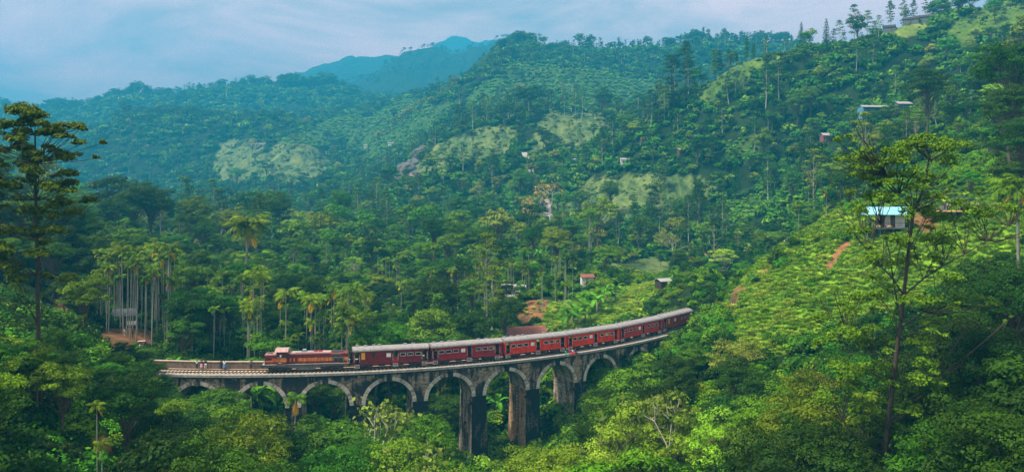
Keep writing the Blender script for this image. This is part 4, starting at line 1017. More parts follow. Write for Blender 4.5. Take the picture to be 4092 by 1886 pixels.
# the camera side of every vehicle is local -y (its outer side on the curve)
def coach(name, L_, body, label, kind='coach', open_doors=True, roofm=None, passengers=0):
    root = empty(name, (0, 0, 0), 0, label, 'railway coach', 'coaches of the red train')
    W = 1.38; Lh = L_ / 2; z0, z1 = 1.0, 3.15
    fx = L_ / 15.0
    if kind == 'coach':
        wins = [(-Lh + L_ * f) for f in (0.130, 0.230, 0.330, 0.655, 0.750, 0.845)]
        shut = [-Lh + L_ * 0.435]; doors = [-Lh + L_ * 0.045, -Lh + L_ * 0.525, -Lh + L_ * 0.930]; vans = []
    elif kind == 'van':
        wins = [(-Lh + L_ * f) for f in (0.655, 0.755, 0.860)]
        shut = [-Lh + L_ * 0.465]; doors = [-Lh + L_ * 0.05, -Lh + L_ * 0.555, -Lh + L_ * 0.945]; vans = [-Lh + L_ * 0.13]
    else:
        wins = [(-Lh + L_ * f) for f in (0.48, 0.56, 0.64, 0.72, 0.80, 0.88)]; shut = [-Lh + L_ * 0.30]; doors = [-Lh + L_ * 0.045, -Lh + L_ * 0.955]; vans = [-Lh + L_ * 0.14]
    ww, wh0, wh1 = 0.52 if kind != 'tail' else 0.36, 2.02, 2.62
    dw = 0.40
    holes = sorted([(x - ww, x + ww, wh0, wh1) for x in wins] + [(x - dw, x + dw, z0 + 0.06, 3.0) for x in doors])
    b = MB()
    wall_panel(b, -Lh, Lh, -W, z0, z1, holes); wall_panel(b, -Lh, Lh, W, z0, z1, holes, -0.06)
    for ex in (-1, 1): b.box(min(ex * Lh, ex * (Lh - 0.06)), max(ex * Lh, ex * (Lh - 0.06)), -W + 0.062, W - 0.062, z0, z1 + 0.25)
    b.box(-Lh + .07, Lh - .07, -W - 0.015, -W - 0.001, z0 + 0.80, z0 + 0.86)
    b.box(-Lh + .02, Lh - .02, -W + 0.01, W - 0.01, z0 - 0.14, z0 - 0.002)
    bo_ = b.build('body', body, root)
    it = MB(); it.box(-Lh + .1, Lh - .1, -W + .08, W - .08, z0, z0 + 0.05)
    n = int(L_ / 1.1)
    for k in range(n):
        x = -Lh + 1.2 + k * (L_ - 2.4) / max(1, n - 1)
        if min(abs(x - d) for d in doors) > 0.8:
            for e in (-1, 1): it.box(x - 0.06, x + 0.06, e * 0.75 - 0.5, e * 0.75 + 0.5, z0 + 0.05, z0 + 1.1)
    it.build('seats', M['interior'], root)
    rf = MB(); K = 12; prof = []
    for k in range(K + 1):
        t = math.pi * k / K; prof.append((-(W + 0.07) * math.cos(t), z1 + 0.66 * math.sin(t) ** 0.8))
    rf.prismx(prof, -Lh - 0.05, Lh + 0.05, 1)
    roof = rf.build('roof', roofm or M['coach_roof'], root)
    for f in ((0.06, 0.17, 0.28, 0.35, 0.70, 0.81) if kind != 'tail' else (0.06, .14, .22, .30, .38, .46, .54, .62, .70, .78, .86)):
        v = MB(); x = -Lh + L_ * f; v.box(x - 0.25, x + 0.25, 0.22, 0.50, 3.74, 3.90); v.box(x - 0.3, x + 0.3, 0.16, 0.56, 3.90, 3.94)
        v.build('roof_vent', M['iron_sheet'], roof)
    for x in wins:
        f = MB(); t = 0.07
        for (xa, xb, za, zb) in ((x - ww, x + ww, wh0, wh0 + t), (x - ww, x + ww, wh1 - t, wh1), (x - ww, x - ww + t, wh0 + t, wh1 - t), (x + ww - t, x + ww, wh0 + t, wh1 - t)):
            f.box(xa, xb, -W - 0.025, -W + 0.05, za, zb)
        fo_ = f.build('window_frame', M['white_trim'], root)
        if (int(x * 7) % 3) != 0:
            g = MB(); g.box(x - ww + t, x + ww - t, -W + 0.02, -W + 0.035, wh1 - t - 0.20, wh1 - t - 0.002); g.build('pane', M['glass'], fo_)
        f2 = MB(); f2.box(x - ww, x + ww, W - 0.02, W + 0.02, wh0, wh0 + t); f2.box(x - ww, x + ww, W - 0.02, W + 0.02, wh1 - t, wh1); f2.build('window_frame', M['white_trim'], root)
    for x in shut:
        f = MB(); f.box(x - 0.38, x + 0.38, -W - 0.03, -W - 0.002, 2.0, 2.66); o = f.build('frosted_window', M['white'], root)
    for x in vans:
        f = MB(); f.box(x - 0.32, x + 0.32, -W - 0.035, -W - 0.002, 1.75, 2.95); o = f.build('yellow_panel', M['yellow_panel'], root)
        if kind == 'van':
            f = MB(); xx = -Lh + L_ * 0.265; f.box(xx - 0.9, xx + 0.9, -W - 0.03, -W - 0.002, 1.25, 2.95); d = f.build('sliding_door', body, root)
            g = MB(); g.box(xx - 0.2, xx + 0.2, -W - 0.045, -W - 0.031, 2.1, 2.85); g.build('pane', M['glass'], d)
    for i, x in enumerate(doors):
        dm = MB(); hgt = 2.95 if i != 1 else 2.2
        dm.box(x - dw + 0.05, x - dw + 0.09, -W + 0.1, -W + 0.8, z0 + 0.06, 2.9)
        if i == 1 and kind != 'coach': dm.box(x - dw, x + dw, -W + 0.02, -W + 0.06, z0 + 0.06, 2.0)
        dm.build('door', M['crimson'] if i == 1 and kind != 'coach' else M['wall_grey'], root)
        h = MB()
        for e in (-1, 1): h.tube([(x + e * (dw + 0.06), -W - 0.06, 1.35), (x + e * (dw + 0.06), -W - 0.06, 2.55)], 0.030, 6)
        h.build('handrail', M['white_trim'], root)
        st = MB()
        for k in range(3): st.box(x - 0.4, x + 0.4, -W - 0.10, -W + 0.22, 0.28 + 0.25 * k, 0.33 + 0.25 * k)
        for e in (-1, 1): st.box(x + e * 0.42 - 0.02, x + e * 0.42 + 0.02, -W - 0.08, -W + 0.2, 0.28, z0 - 0.141)
        st.build('steps', M['white_trim'], root)
    uf = MB(); uf.box(-Lh + 0.1, Lh - 0.1, -0.9, 0.9, 0.72, z0 - 0.145)
    for x in (-1.6, 0.4, 1.7): uf.box(x - 0.55, x + 0.55, -1.05, -0.3, 0.42, 0.718)
    uf.build('underframe', M['under'], root)
    bogie(root, -Lh * 0.70); bogie(root, Lh * 0.70)
    buffers(root, Lh)
    gw = MB()
    for ex in (-1, 1):
        for k in range(4): gw.box(min(ex * (Lh + 0.03 + 0.1 * k), ex * (Lh + 0.09 + 0.1 * k)), max(ex * (Lh + 0.03 + 0.1 * k), ex * (Lh + 0.09 + 0.1 * k)), -0.5, 0.5, 1.02, 3.0)
    gw.build('gangway', M['black'], root)
    return root

def loco(L_):
    root = empty('diesel_locomotive', (0, 0, 0), 0, 'red and orange diesel locomotive with raised cab leading the train on the viaduct', 'locomotive')
    Lh = L_ / 2; W = 1.25; zf = 1.25
    # underframe with fuel tank
    u = MB(); u.prism([(-Lh + .15, zf), (-Lh + .15, 0.86), (-Lh + 3.4, 0.86), (-Lh + 5.4, 0.62), (-Lh + 5.9, 0.28), (Lh - 6.0, 0.28), (Lh - 5.5, 0.66), (Lh - 3.4, 0.90), (Lh - .15, 0.90), (Lh - .15, zf)], -W - 0.02, W + 0.02)
    u.build('underframe', M['loco_grey'], root)
    s = MB(); s.box(-Lh - 0.02, Lh + 0.02, -W - 0.12, W + 0.12, zf + 0.002, zf + 0.06); s.build('running_board', M['coping'], root)
    hw = 1.12; z1 = zf + 0.062; zt = 3.12
    def body(x0, x1, nm, hw, zt, parent=root, holes=()):
        seg = [(z1, z1 + 0.42, M['loco_red']), (z1 + 0.42, z1 + 1.02, M['loco_orange']), (z1 + 1.02, zt - 0.14, M['loco_red'])]
        mb = MB()
        for k, (a, b_, m_) in enumerate(seg): mb.cm = k; mb.box(x0, x1, -hw, hw, a, b_)
        mb.cm = 0
        mb.prismx([(-hw, zt - 0.14), (hw, zt - 0.14), (hw - 0.16, zt), (-hw + 0.16, zt)], x0, x1, 1)
        return mb.build(nm, [x[2] for x in seg], parent)
    nose = body(-Lh + 0.35, -Lh + 2.35, 'short_hood', hw, 3.0)
    long_ = body(-Lh + 4.05, Lh - 0.3, 'long_hood', hw, zt)
    lt = MB(); lt.box(-Lh + 0.45, -Lh + 2.3, -hw + 0.22, hw - 0.22, 3.002, 3.03); lt.build('hood_top', M['loco_roof'], nose)
    gr = MB(); gr.box(-Lh + .6, -Lh + 1.6, -0.45, 0.45, 3.032, 3.07); gr.build('grille', M['black'], nose)
    dk = MB(); dk.box(-Lh + 0.40, -Lh + 1.62, -hw - 0.015, -hw - 0.002, 2.05, 2.32); dk.build('louvre', M['black'], nose)
    tp = MB(); tp.box(-Lh + 4.07, Lh - 2.9, -hw + 0.17, hw - 0.17, zt + 0.002, zt + 0.04); tp.build('hood_top', M['loco_roof'], long_)
    cab = body(-Lh + 2.35, -Lh + 4.05, 'cab', 1.33, 3.42)
    cr_ = MB(); cr_.prism([(-Lh + 2.08, 3.42), (-Lh + 4.30, 3.42), (-Lh + 4.30, 3.46), (-Lh + 2.08, 3.46)], -1.42, 1.42)
    cr_.prismx([(-1.42, 3.462), (1.42, 3.462), (0.75, 3.86), (-0.75, 3.86)], -Lh + 2.08, -Lh + 4.30, 1); cr_.build('roof', M['loco_roof'], cab)
    wn = MB(); wn.box(-Lh + 2.50, -Lh + 3.28, -1.345, -1.332, 2.52, 3.05); wn.build('window', M['glass'], cab)
    wn = MB(); wn.box(-Lh + 3.50, -Lh + 3.88, -1.345, -1.332, 2.38, 2.92); wn.build('window', M['black'], cab)
    cu = MB(); cu.box(-Lh + 2.92, -Lh + 3.2, -1.352, -1.346, 2.60, 2.96); cu.build('curtain', M['white'], cab)
    wf = MB(); wf.box(-Lh + 2.46, -Lh + 3.32, -1.36, -1.332, 2.46, 2.515); wf.box(-Lh + 3.46, -Lh + 3.92, -1.36, -1.332, 2.32, 2.375); wf.build('window_sill', M['white_trim'], cab)
    pl = MB(); pl.box(-Lh + 2.75, -Lh + 3.15, -1.345, -1.332, 1.48, 1.62); pl.build('number_plate', M['white_trim'], cab)
    # engine-room doors, grime bands and grilles on the long hood
    xs = [-Lh + 4.25 + 0.62 * k for k in range(15)]
    for k, x in enumerate(xs):
        if x > Lh - 2.6: break
        ln = MB(); ln.box(x - 0.02, x + 0.02, -hw - 0.012, -hw - 0.001, z1 + 0.1, zt - 0.2); ln.build('door_seam', M['black'], long_)
    gm = MB()
    for (a, b_) in ((4.10, 4.55), (4.85, 5.15), (5.45, 5.92)): gm.box(-Lh + a, -Lh + b_, -hw - 0.020, -hw - 0.013, z1 + 0.38, z1 + 1.06)
    gm.build('soot_panel', M['loco_red'], long_)
    for (a, b_) in ((2.55, 1.95), (1.80, 1.15)):
        g = MB(); g.box(Lh - a, Lh - b_, -hw - 0.022, -hw - 0.013, 1.62, 2.15); g.build('radiator_grille', M['black'], long_)
    g = MB(); g.box(Lh - 3.0, Lh - 0.9, -hw - 0.02, -hw - 0.013, z1 + 0.36, z1 + 1.1); g.build('engine_cover', M['loco_grey'], long_)
    g = MB(); g.box(Lh - 3.1, Lh - 1.4, -hw - 0.018, -hw - 0.006, 2.72, 2.95); g.build('radiator_grille', M['loco_grey'], long_)
    g = MB(); g.box(Lh - 3.2, Lh - 1.1, -0.85, 0.85, zt + 0.002, zt + 0.10)
    for k in range(8): g.box(Lh - 3.1 + k * 0.25, Lh - 3.0 + k * 0.25, -0.8, 0.8, zt + 0.10, zt + 0.14)
    g.build('radiator_fan_cover', M['under'], long_)
    for x in (1.2, 2.0):
        g = MB(); g.box(x, x + 0.6, -0.4, 0.4, zt + 0.04, zt + 0.16); g.build('hatch', M['maroon2'], long_)
    ex = MB(); ex.box(-1.9, 1.0, -0.75, 0.6, zt + 0.042, zt + 0.10); ex.prism([(-0.9, zt + 0.102), (0.0, zt + 0.102), (-0.15, zt + 0.50), (-0.72, zt + 0.50)], -0.45, 0.35)
    ex.build('exhaust_box', M['iron_sheet'], long_)
    for e in (-1, 1):
        hr = MB()
        pts = [(Lh - 0.25, e * (W + 0.05), zf), (Lh - 0.25, e * (W + 0.05), zf + 1.0), (Lh - 0.05, e * (W - 0.1), zf + 1.0), (Lh - 0.05, e * (W - 0.1), zf)]
        hr.tube(pts, 0.025, 5)
        hr.tube([(-Lh + 0.1, e * (W), zf), (-Lh + 0.1, e * W, zf + 1.0), (-Lh + .34, e * (W - .1), zf + 1.0)], 0.025, 5)
        hr.build('handrail', M['white_trim'], root)
    for ex_ in (-1, 1):
        hb = MB(); hb.box(min(ex_ * (Lh - .15), ex_ * (Lh + .1)), max(ex_ * (Lh - .15), ex_ * (Lh + .1)), -1.15, 1.15, 0.75, zf - 0.01); hb.build('headstock', M['black'], root)
        l_ = MB(); l_.tube([(ex_ * (Lh - 0.30), 0, 2.72), (ex_ * (Lh - 0.22), 0, 2.72)], 0.16, 10); l_.build('headlight', M['white'], root)
    bogie(root, -Lh + 2.9, 0.45, 3, 1.45, 1.08); bogie(root, Lh - 3.0, 0.45, 3, 1.45, 1.08); buffers(root, Lh + 0.05, 1.0)
    return root

EDGES = [(1046, 1398), (1409, 1714), (1724, 2007), (2015, 2264), (2266, 2474), (2476, 2646), (2650, 2800)]
def place_vehicle(o, L_, sc):
    """stand a vehicle on the rails with its middle at arc length sc (a straight chord of the curve)"""
    h = L_ * 0.34
    a, b = trk(sc - h), trk(sc + h); m_ = (a + b) / 2; d = (b - a)
    o.location = (m_.x, m_.y, 0.0); o.rotation_euler = (0, 0, math.atan2(d.y, d.x))
SPAN = [(s_of_px(a, 1.35), s_of_px(b, 1.35)) for a, b in EDGES]
print('SPANS', [(round(b - a, 2)) for a, b in SPAN], 'gaps', [round(SPAN[i + 1][0] - SPAN[i][1], 2) for i in range(6)])
print('BAYS', np.round(np.diff(KSF), 2), 'ends', round(KSF[0] - S_L, 2), round(S_R - KSF[8], 2))
specs = [None,
 ('van', M['maroon'], 'dark maroon coach with a yellow panel coupled behind the locomotive'),
 ('coach', M['maroon2'], 'crimson maroon coach between the yellow panelled coach and an orange red one'),
 ('coach', M['red'], 'orange red coach above the tall piers next to the crimson coach'),
 ('coach', M['red'], 'orange red coach beside the people sitting on the viaduct edge'),
 ('coach', M['crimson'], 'dark red coach on the last arch of the viaduct'),
 ('tail', M['maroon2'], 'last dark red coach with yellow panel running into the bushes')]
COACHES = []
for i, (a, b) in enumerate(SPAN):
    Lv = (b - a) * TR / (TR + 0.0) ; mid = (a + b) / 2
    if i == 0: o = loco(Lv); LOCO = o
    else:
        kd, m_, lab = specs[i]; Lc = Lv
        o = coach('railway_coach', Lc, m_, lab, kd); COACHES.append(o)
    o['arc'] = mid; place_vehicle(o, Lv, mid)

# passengers at some of the open windows
# ------------------------------------------------------------------ people
def skin_mesh(name, verts, edges, radii, root_i, m, sub=1):
    me = bpy.data.meshes.new(name); me.from_pydata(verts, edges, []); me.update()
    ob = bpy.data.objects.new(name, me); COL.objects.link(ob)
    sk = ob.modifiers.new('skin', 'SKIN'); sk.use_smooth_shade = True
    for i, v in enumerate(me.skin_vertices[0].data):
        r = radii[i]; v.radius = (r if hasattr(r, '__len__') else (r, r)); v.use_root = (i == root_i)
    if sub: ss = ob.modifiers.new('sub', 'SUBSURF'); ss.levels = sub; ss.render_levels = sub
    dg = bpy.context.evaluated_depsgraph_get(); ev = ob.evaluated_get(dg)
    out = bpy.data.meshes.new_from_object(ev); out.name = name; out.materials.clear(); out.materials.append(m)
    bpy.data.objects.remove(ob); bpy.data.meshes.remove(me); return out
POSES = {}
def joints(pose):
    J = dict(pelvis=(0, 0, .95), waist=(0, 0, 1.10), chest=(0, 0, 1.34), neck=(0, 0, 1.48), head=(0, -.02, 1.60), crown=(0, -.01, 1.70),
             hipL=(-.10, 0, .90), kneeL=(-.11, -.03, .50), ankL=(-.11, 0, .09), toeL=(-.12, -.17, .03),
             hipR=(.10, 0, .90), kneeR=(.11, -.03, .50), ankR=(.11, .03, .09), toeR=(.13, -.14, .03),
             shL=(-.19, 0, 1.42), elL=(-.25, .02, 1.15), wrL=(-.24, -.08, .90), shR=(.19, 0, 1.42), elR=(.25, .02, 1.15), wrR=(.24, -.08, .90))
    if pose == 'armup': J.update(elL=(-.44, 0, 1.50), wrL=(-.66, -.05, 1.64))
    if pose == 'armout': J.update(elR=(.42, -.10, 1.28), wrR=(.60, -.25, 1.36))
    if pose == 'phone': J.update(elL=(-.24, -.16, 1.20), wrL=(-.10, -.34, 1.42), elR=(.24, -.16, 1.20), wrR=(.10, -.34, 1.42))
    if pose == 'sit':
        for k in list(J):
            x, y, z = J[k]; J[k] = (x, y, z - .83)
        J.update(kneeL=(-.12, -.42, .12), ankL=(-.12, -.50, -.30), toeL=(-.12, -.66, -.35), kneeR=(.12, -.42, .13), ankR=(.13, -.48, -.30), toeR=(.14, -.64, -.35),
                 elL=(-.26, -.06, .34), wrL=(-.16, -.28, .20), elR=(.26, -.06, .34), wrR=(.16, -.28, .20))
    return J
def build_pose(pose):
    J = joints(pose); names = list(J); V = [J[k] for k in names]; ix = {k: i for i, k in enumerate(names)}
    R = dict(pelvis=(.13, .10), waist=(.12, .09), chest=(.15, .10), neck=.055, head=(.085, .10), crown=.06, hip=.085, knee=.058, ank=.040, toe=.035, sh=.060, el=.042, wr=.028)
    rad = [R.get(k, R.get(k.rstrip('LR'))) for k in names]
    E = [('pelvis', 'waist'), ('waist', 'chest'), ('chest', 'neck'), ('neck', 'head'), ('head', 'crown')]
    for s in 'LR': E += [('pelvis', 'hip' + s), ('hip' + s, 'knee' + s), ('knee' + s, 'ank' + s), ('ank' + s, 'toe' + s), ('chest', 'sh' + s), ('sh' + s, 'el' + s), ('el' + s, 'wr' + s)]
    E = [(ix[a], ix[b]) for a, b in E]
    for s, sg in (('L', -1), ('R', 1)):                       # palm, four fingers and a thumb
        wv = Vector(J['wr' + s]); d = (wv - Vector(J['el' + s])).normalized(); sd_ = d.cross(Vector((0, 1, .2))).normalized() * sg
        p = len(V); V.append(tuple(wv + d * .07)); rad.append(.030); E.append((ix['wr' + s], p))
        for q, ln in ((-1.5, .055), (-.5, .075), (.5, .07), (1.5, .05)):
            a = len(V); V.append(tuple(wv + d * .11 + sd_ * .016 * q)); rad.append(.009); E.append((p, a))
            V.append(tuple(wv + d * (.11 + ln) + sd_ * .019 * q + Vector((0, -.015, 0)))); rad.append(.008); E.append((a, a + 1))
        a = len(V); V.append(tuple(wv + d * .06 + sd_ * .05)); rad.append(.010); E.append((p, a))
    body = skin_mesh('body', V, E, rad, ix['pelvis'], M['skin'])
    def sub_(keys, EE, grow, m):
        kk = {k: i for i, k in enumerate(keys)}; rr = []
        for k in keys:
            r = R.get(k, R.get(k.rstrip('LR'))); r = r if hasattr(r, '__len__') else (r, r); rr.append((r[0] + grow, r[1] + grow))
        return skin_mesh('cloth', [J[k] for k in keys], [(kk[a], kk[b]) for a, b in EE], rr, 0, m)
    def cl(m): return sub_(['waist', 'pelvis', 'chest', 'shL', 'elL', 'shR', 'elR'], [('pelvis', 'waist'), ('waist', 'chest'), ('chest', 'shL'), ('shL', 'elL'), ('chest', 'shR'), ('shR', 'elR')], .022, m)
    def tr(m): return sub_(['pelvis', 'hipL', 'kneeL', 'ankL', 'hipR', 'kneeR', 'ankR'], [('pelvis', 'hipL'), ('hipL', 'kneeL'), ('kneeL', 'ankL'), ('pelvis', 'hipR'), ('hipR', 'kneeR'), ('kneeR', 'ankR')], .020, m)
    sh, tn = cl(M['white']), tr(M['black'])
    hb = MB(); hx, hy, hz = J['head']; hb.ball((hx, hy + .02, hz + .045), (.108, .118, .118), 12, 8); hair = hb.mesh('hair', M['hair'], True)
    fb = MB(); fb.ball((hx, hy - .105, hz + .0), (.016, .022, .022), 6, 4); fb.ball((hx - .035, hy - .092, hz + .03), .012, 6, 4); fb.ball((hx + .035, hy - .092, hz + .03), .012, 6, 4)
    fb.box(hx - .025, hx + .025, hy - .103, hy - .09, hz - .048, hz - .038); face = fb.mesh('face', M['skin'])
    POSES[pose] = (body, sh, tn, hair, face)
CM = {}
def cloth(c):
    if c not in CM: CM[c] = plain('cloth_%d' % len(CM), c, 0.85, 0.15, 4)
    return CM[c]
WHITE, BLACK, RED, TEAL, BLUE, NAVY, YEL, PINK, GREY, CREAM, PURP = (.75, .75, .74), (.012, .012, .015), (.55, .02, .03), (.06, .42, .34), (.05, .22, .50), (.02, .03, .08), (.72, .66, .22), (.62, .35, .42), (.25, .26, .28), (.6, .5, .38), (.16, .10, .28)
def person(loc, rz, pose, shirt, legs, label, group=None, s=1.0, extra=None):
    if pose not in POSES: build_pose(pose)
    b, sh, tn, hair, face = POSES[pose]
    r = empty('person', loc, rz, label, 'person', group); r.scale = (s, s, s)
    bd = link('body', b, r)
    for nm, me, m_ in (('shirt', sh, cloth(shirt)), ('trousers', tn, cloth(legs))):
        k = (nm, pose, m_.name)
        if k not in CM: c = me.copy(); c.materials.clear(); c.materials.append(m_); CM[k] = c
        link(nm, CM[k], r)
    link('hair', hair, r); link('face', face, r)
    if extra == 'skirt':
        q = MB(); q.tube([(0, 0, .98), (0, 0, .7), (0, 0, .42)], [.15, .20, .27], 10, cap=False); q.build('skirt', m_ , r)
    if extra == 'backpack':
        q = MB(); q.box(-.15, .15, .10, .27, 1.02, 1.46, 1); q.ball((0, .2, 1.44), (.14, .09, .07)); q.build('backpack', cloth(YEL), r)
    if extra == 'hat':
        q = MB(); z = joints(pose)['head'][2] + .10; q.tube([(0, -.02, z), (0, -.02, z + .02)], [.2, .19], 12); q.tube([(0, -.02, z), (0, -.02, z + .11)], [.11, .09], 10); q.build('hat', cloth(CREAM), r)
    return r
def on_track(px, off, z): s = s_of_px(px, off); return trk(s, off, z), trk_ang(s)
G = 'people on the viaduct'
for px, off, pose, sh, lg, lab, rz, ex in (
  (787, -2.5, 'armup', WHITE, NAVY, 'person in a white shirt raising one arm by the viaduct parapet', 3.3, None),
  (806, -2.4, 'stand', BLACK, PINK, 'person in a black top and pale skirt standing by the viaduct parapet', 2.9, 'skirt'),
  (821, -2.5, 'stand', BLACK, WHITE, 'person in a black top and white trousers nearest the banana plant', 0.4, None),
  (884, -2.5, 'phone', BLACK, BLACK, 'person all in black beside the one in a blue skirt', 1.3, None),
  (897, -2.3, 'armout', WHITE, BLUE, 'person in a white shirt and blue skirt stretching out an arm', 3.0, 'skirt'),
  (1003, -2.4, 'stand', PURP, BLACK, 'person with a yellow backpack standing in front of the locomotive', 0.2, 'backpack')):
    p, a = on_track(px, off, -0.28); person(p, a + rz, pose, sh, lg, lab, G, extra=ex)
G = 'people sitting on the edge of the viaduct'
for px, sh, lg, lab in ((2263, TEAL, TEAL, 'person in a teal shirt sitting on the viaduct coping'), (2278, RED, RED, 'person in bright red sitting on the viaduct coping'),
  (2290, WHITE, RED, 'person in a white shirt and red trousers sitting on the coping'), (2300, NAVY, BLACK, 'person in navy blue sitting with the group on the coping')):
    p, a = on_track(px, 3.0, 0.0); person(p, a, 'sit', sh, lg, lab, G)
p, a = on_track(2677, 3.4, 0); person((p.x, p.y, gz(p.x, p.y)), a + .5, 'stand', PURP, NAVY, 'lone person in purple standing where the viaduct meets the hillside')

CN = ['yellow panelled coach', 'crimson maroon coach', 'first orange red coach', 'second orange red coach', 'dark red coach on the last arch']
for ci, fr, sh, wn in ((0, .755, WHITE, 'middle window'), (1, .33, RED, 'third window'), (1, .655, WHITE, 'first window after the doorway'), (1, .75, WHITE, 'second window after the doorway'), (2, .23, CREAM, 'second window'),
    (2, .33, WHITE, 'third window'), (2, .655, TEAL, 'first window after the doorway'), (2, .75, WHITE, 'second window after the doorway'), (3, .13, WHITE, 'first window'), (3, .845, BLUE, 'last window'), (4, .33, GREY, 'third window')):
    c = COACHES[ci]; Lc = SPAN[ci + 1][1] - SPAN[ci + 1][0]
    w_ = Matrix.Translation(c.location) @ Matrix.Rotation(c.rotation_euler.z, 4, 'Z') @ Vector((-Lc / 2 + Lc * fr + .1, -0.80, 1.55))
    person(w_, c.rotation_euler.z + .3, 'sit', sh, BLACK, f'passenger seated at the {wn} of the {CN[ci]}', 'passengers in the train')
# ------------------------------------------------------------------ buildings
def rot_empty(name, loc, rz, label, cat, group=None): return empty(name, loc, rz, label, cat, group)
def gable(mb, x0, x1, y0, y1, z0, h, th=0.08, ov=0.4):
    """two-pitched roof, ridge along x"""
    ym = (y0 + y1) / 2
    for a, b in ((y0 - ov, ym), (y1 + ov, ym)):
        lo = z0 - ov * h / ((y1 - y0) / 2)
        v = [(x0 - ov, a, lo), (x1 + ov, a, lo), (x1 + ov, b, z0 + h), (x0 - ov, b, z0 + h)]
        v2 = [(q[0], q[1], q[2] + th) for q in v]
        mb.add(v + v2, [(0, 1, 2, 3), (7, 6, 5, 4), (0, 4, 5, 1), (1, 5, 6, 2), (2, 6, 7, 3), (3, 7, 4, 0)])
def house(px, py, D, rz, W_, Dp, H, wall, roofm, label, cat='house', name='house', rh=1.2, storeys=1, group=None, sink=2.5, veranda=False):
    p = seat(px, py, D); HOUSES.append((p.x, p.y, 6 + 0.5 * W_))
    r = rot_empty(name, p, rz, label, cat, group)
    b = MB(); b.box(-W_ / 2, W_ / 2, -Dp / 2, Dp / 2, -sink, H); b.prismx([(-Dp / 2 + .003, H), (Dp / 2 - .003, H), (0, H + rh - 0.1)], -W_ / 2 + .003, W_ / 2 - .003); b.build('wall', wall, r)
    rf = MB(); gable(rf, -W_ / 2, W_ / 2, -Dp / 2, Dp / 2, H, rh); rf.build('roof', roofm, r)
    sh_ = H / storeys
    for s in range(storeys):
        nw = max(1, int(W_ / 2.6))
        for k in range(nw):
            x = -W_ / 2 + W_ * (k + .5) / nw
            if s == 0 and k == nw // 2:
                d = MB(); d.box(x - .45, x + .45, -Dp / 2 - .05, -Dp / 2 + .02, 0.02, 2.05); d.build('door', M['wood'], r); continue
            f = MB(); z = s * sh_ + 0.95; f.box(x - .5, x + .5, -Dp / 2 - .06, -Dp / 2 + .02, z, z + 1.1); fr = f.build('window', M['white_trim'], r)
            g_ = MB(); g_.box(x - .42, x + .42, -Dp / 2 - .075, -Dp / 2 - .062, z + .08, z + 1.02); g_.build('pane', M['glass'], fr)
    if veranda:
        v = MB(); z = sh_
        v.box(-W_ / 2 - 1.6, W_ / 2 - 2, -Dp / 2 - 1.8, -Dp / 2 - 0.003, z - .18, z)
        for x in np.linspace(-W_ / 2 - 1.5, W_ / 2 - 2.1, 4): v.box(x - .08, x + .08, -Dp / 2 - 1.75, -Dp / 2 - 1.6, -sink, z - .182); v.box(x - .05, x + .05, -Dp / 2 - 1.75, -Dp / 2 - 1.65, z + .002, z + 2.3)
        v.box(-W_ / 2 - 1.6, W_ / 2 - 2, -Dp / 2 - 1.76, -Dp / 2 - 1.70, z + .9, z + 1.0)
        v.build('balcony', wall, r)
        c = MB(); c.add([(-W_ / 2 - 2.1, -Dp / 2 - 2.2, z + 2.2), (W_ / 2 - 1.6, -Dp / 2 - 2.2, z + 2.2), (W_ / 2 - 1.6, -Dp / 2, z + 2.9), (-W_ / 2 - 2.1, -Dp / 2, z + 2.9)], [(0, 1, 2, 3)]); c.build('canopy', roofm, r)
    return r
HOUSES = []
def hs(px, py, D, *a, **k): return house(px, py, D, *a, **k)
hs(3490, 470, 405, 0.12, 14, 6, 5.2, M['wall_blue'], M['iron_sheet'], 'two storey blue house with pale metal roof among the hillside trees', storeys=2, veranda=True, rh=1.0)
hs(3606, 438, 412, 0.1, 7, 5, 2.6, M['wall_grey'], M['iron_sheet'], 'small pale roofed shed next to the blue house', 'shed', 'shed')
hs(3305, 575, 395, 0.1, 6, 4, 4.4, M['wall_red'], M['iron_sheet'], 'two storey house with red lower floor half hidden by trees', storeys=2)
for k, (px, py, wd, D) in enumerate(((3553, 88, 6.5, 474), (3640, 74, 8.5, 476), (3705, 60, 11.0, 478))):
    hs(px, py, D, -0.5, wd, 5.5, 2.9, M['wall_grey'], M['wood_dark'], ['smallest grey hilltop cabin at the lower end of the row', 'middle grey hilltop cabin with white window frames', 'largest grey hilltop cabin at the upper end of the row'][k], 'cabin', 'cabin', group='cabins on the hilltop', rh=1.5)
hs(2055, 1175, 232, -0.45, 7.5, 4.5, 1.3, M['wall_white'], M['iron_sheet'], 'house with a large white metal roof above the bare red earth', rh=1.6)
hs(2100, 1362, 176, 0.30, 9, 5, 2.0, M['wall_grey'], M['tile_roof'], 'low house with an old red tiled roof just behind the train', rh=1.5)
hs(2345, 1140, 250, 0.1, 3.6, 3, 2.8, M['wall_white'], M['tile_roof'], 'tiny pink and white house beside the banana plants', rh=0.7)
hs(1428, 868, 500, 0.1, 12, 6, 3.0, M['wall_white'], M['iron_sheet'], 'long low white roofed building in the valley forest', 'building', 'building', rh=0.8)
hs(2498, 655, 520, 0.0, 6, 5, 3.0, M['wall_white'], M['iron_sheet'], 'pale roofed cottage below the pink bare tree on the slope', rh=0.9)
hs(2270, 388, 660, 0.0, 7, 5, 2.4, M['wall_white'], M['iron_sheet'], 'little white building under the tall gum trees on the far ridge', rh=0.7)
hs(2290, 650, 560, 0.0, 5, 4, 2.2, M['wall_white'], M['iron_sheet'], 'tiny white roof poking out of the forest below the grassy ridge', rh=0.7)
hs(1468, 588, FD(900), 0.0, 9, 5, 2.6, M['wall_white'], M['iron_sheet'], 'white roof alone among the hazy trees of the far slope', rh=0.8)
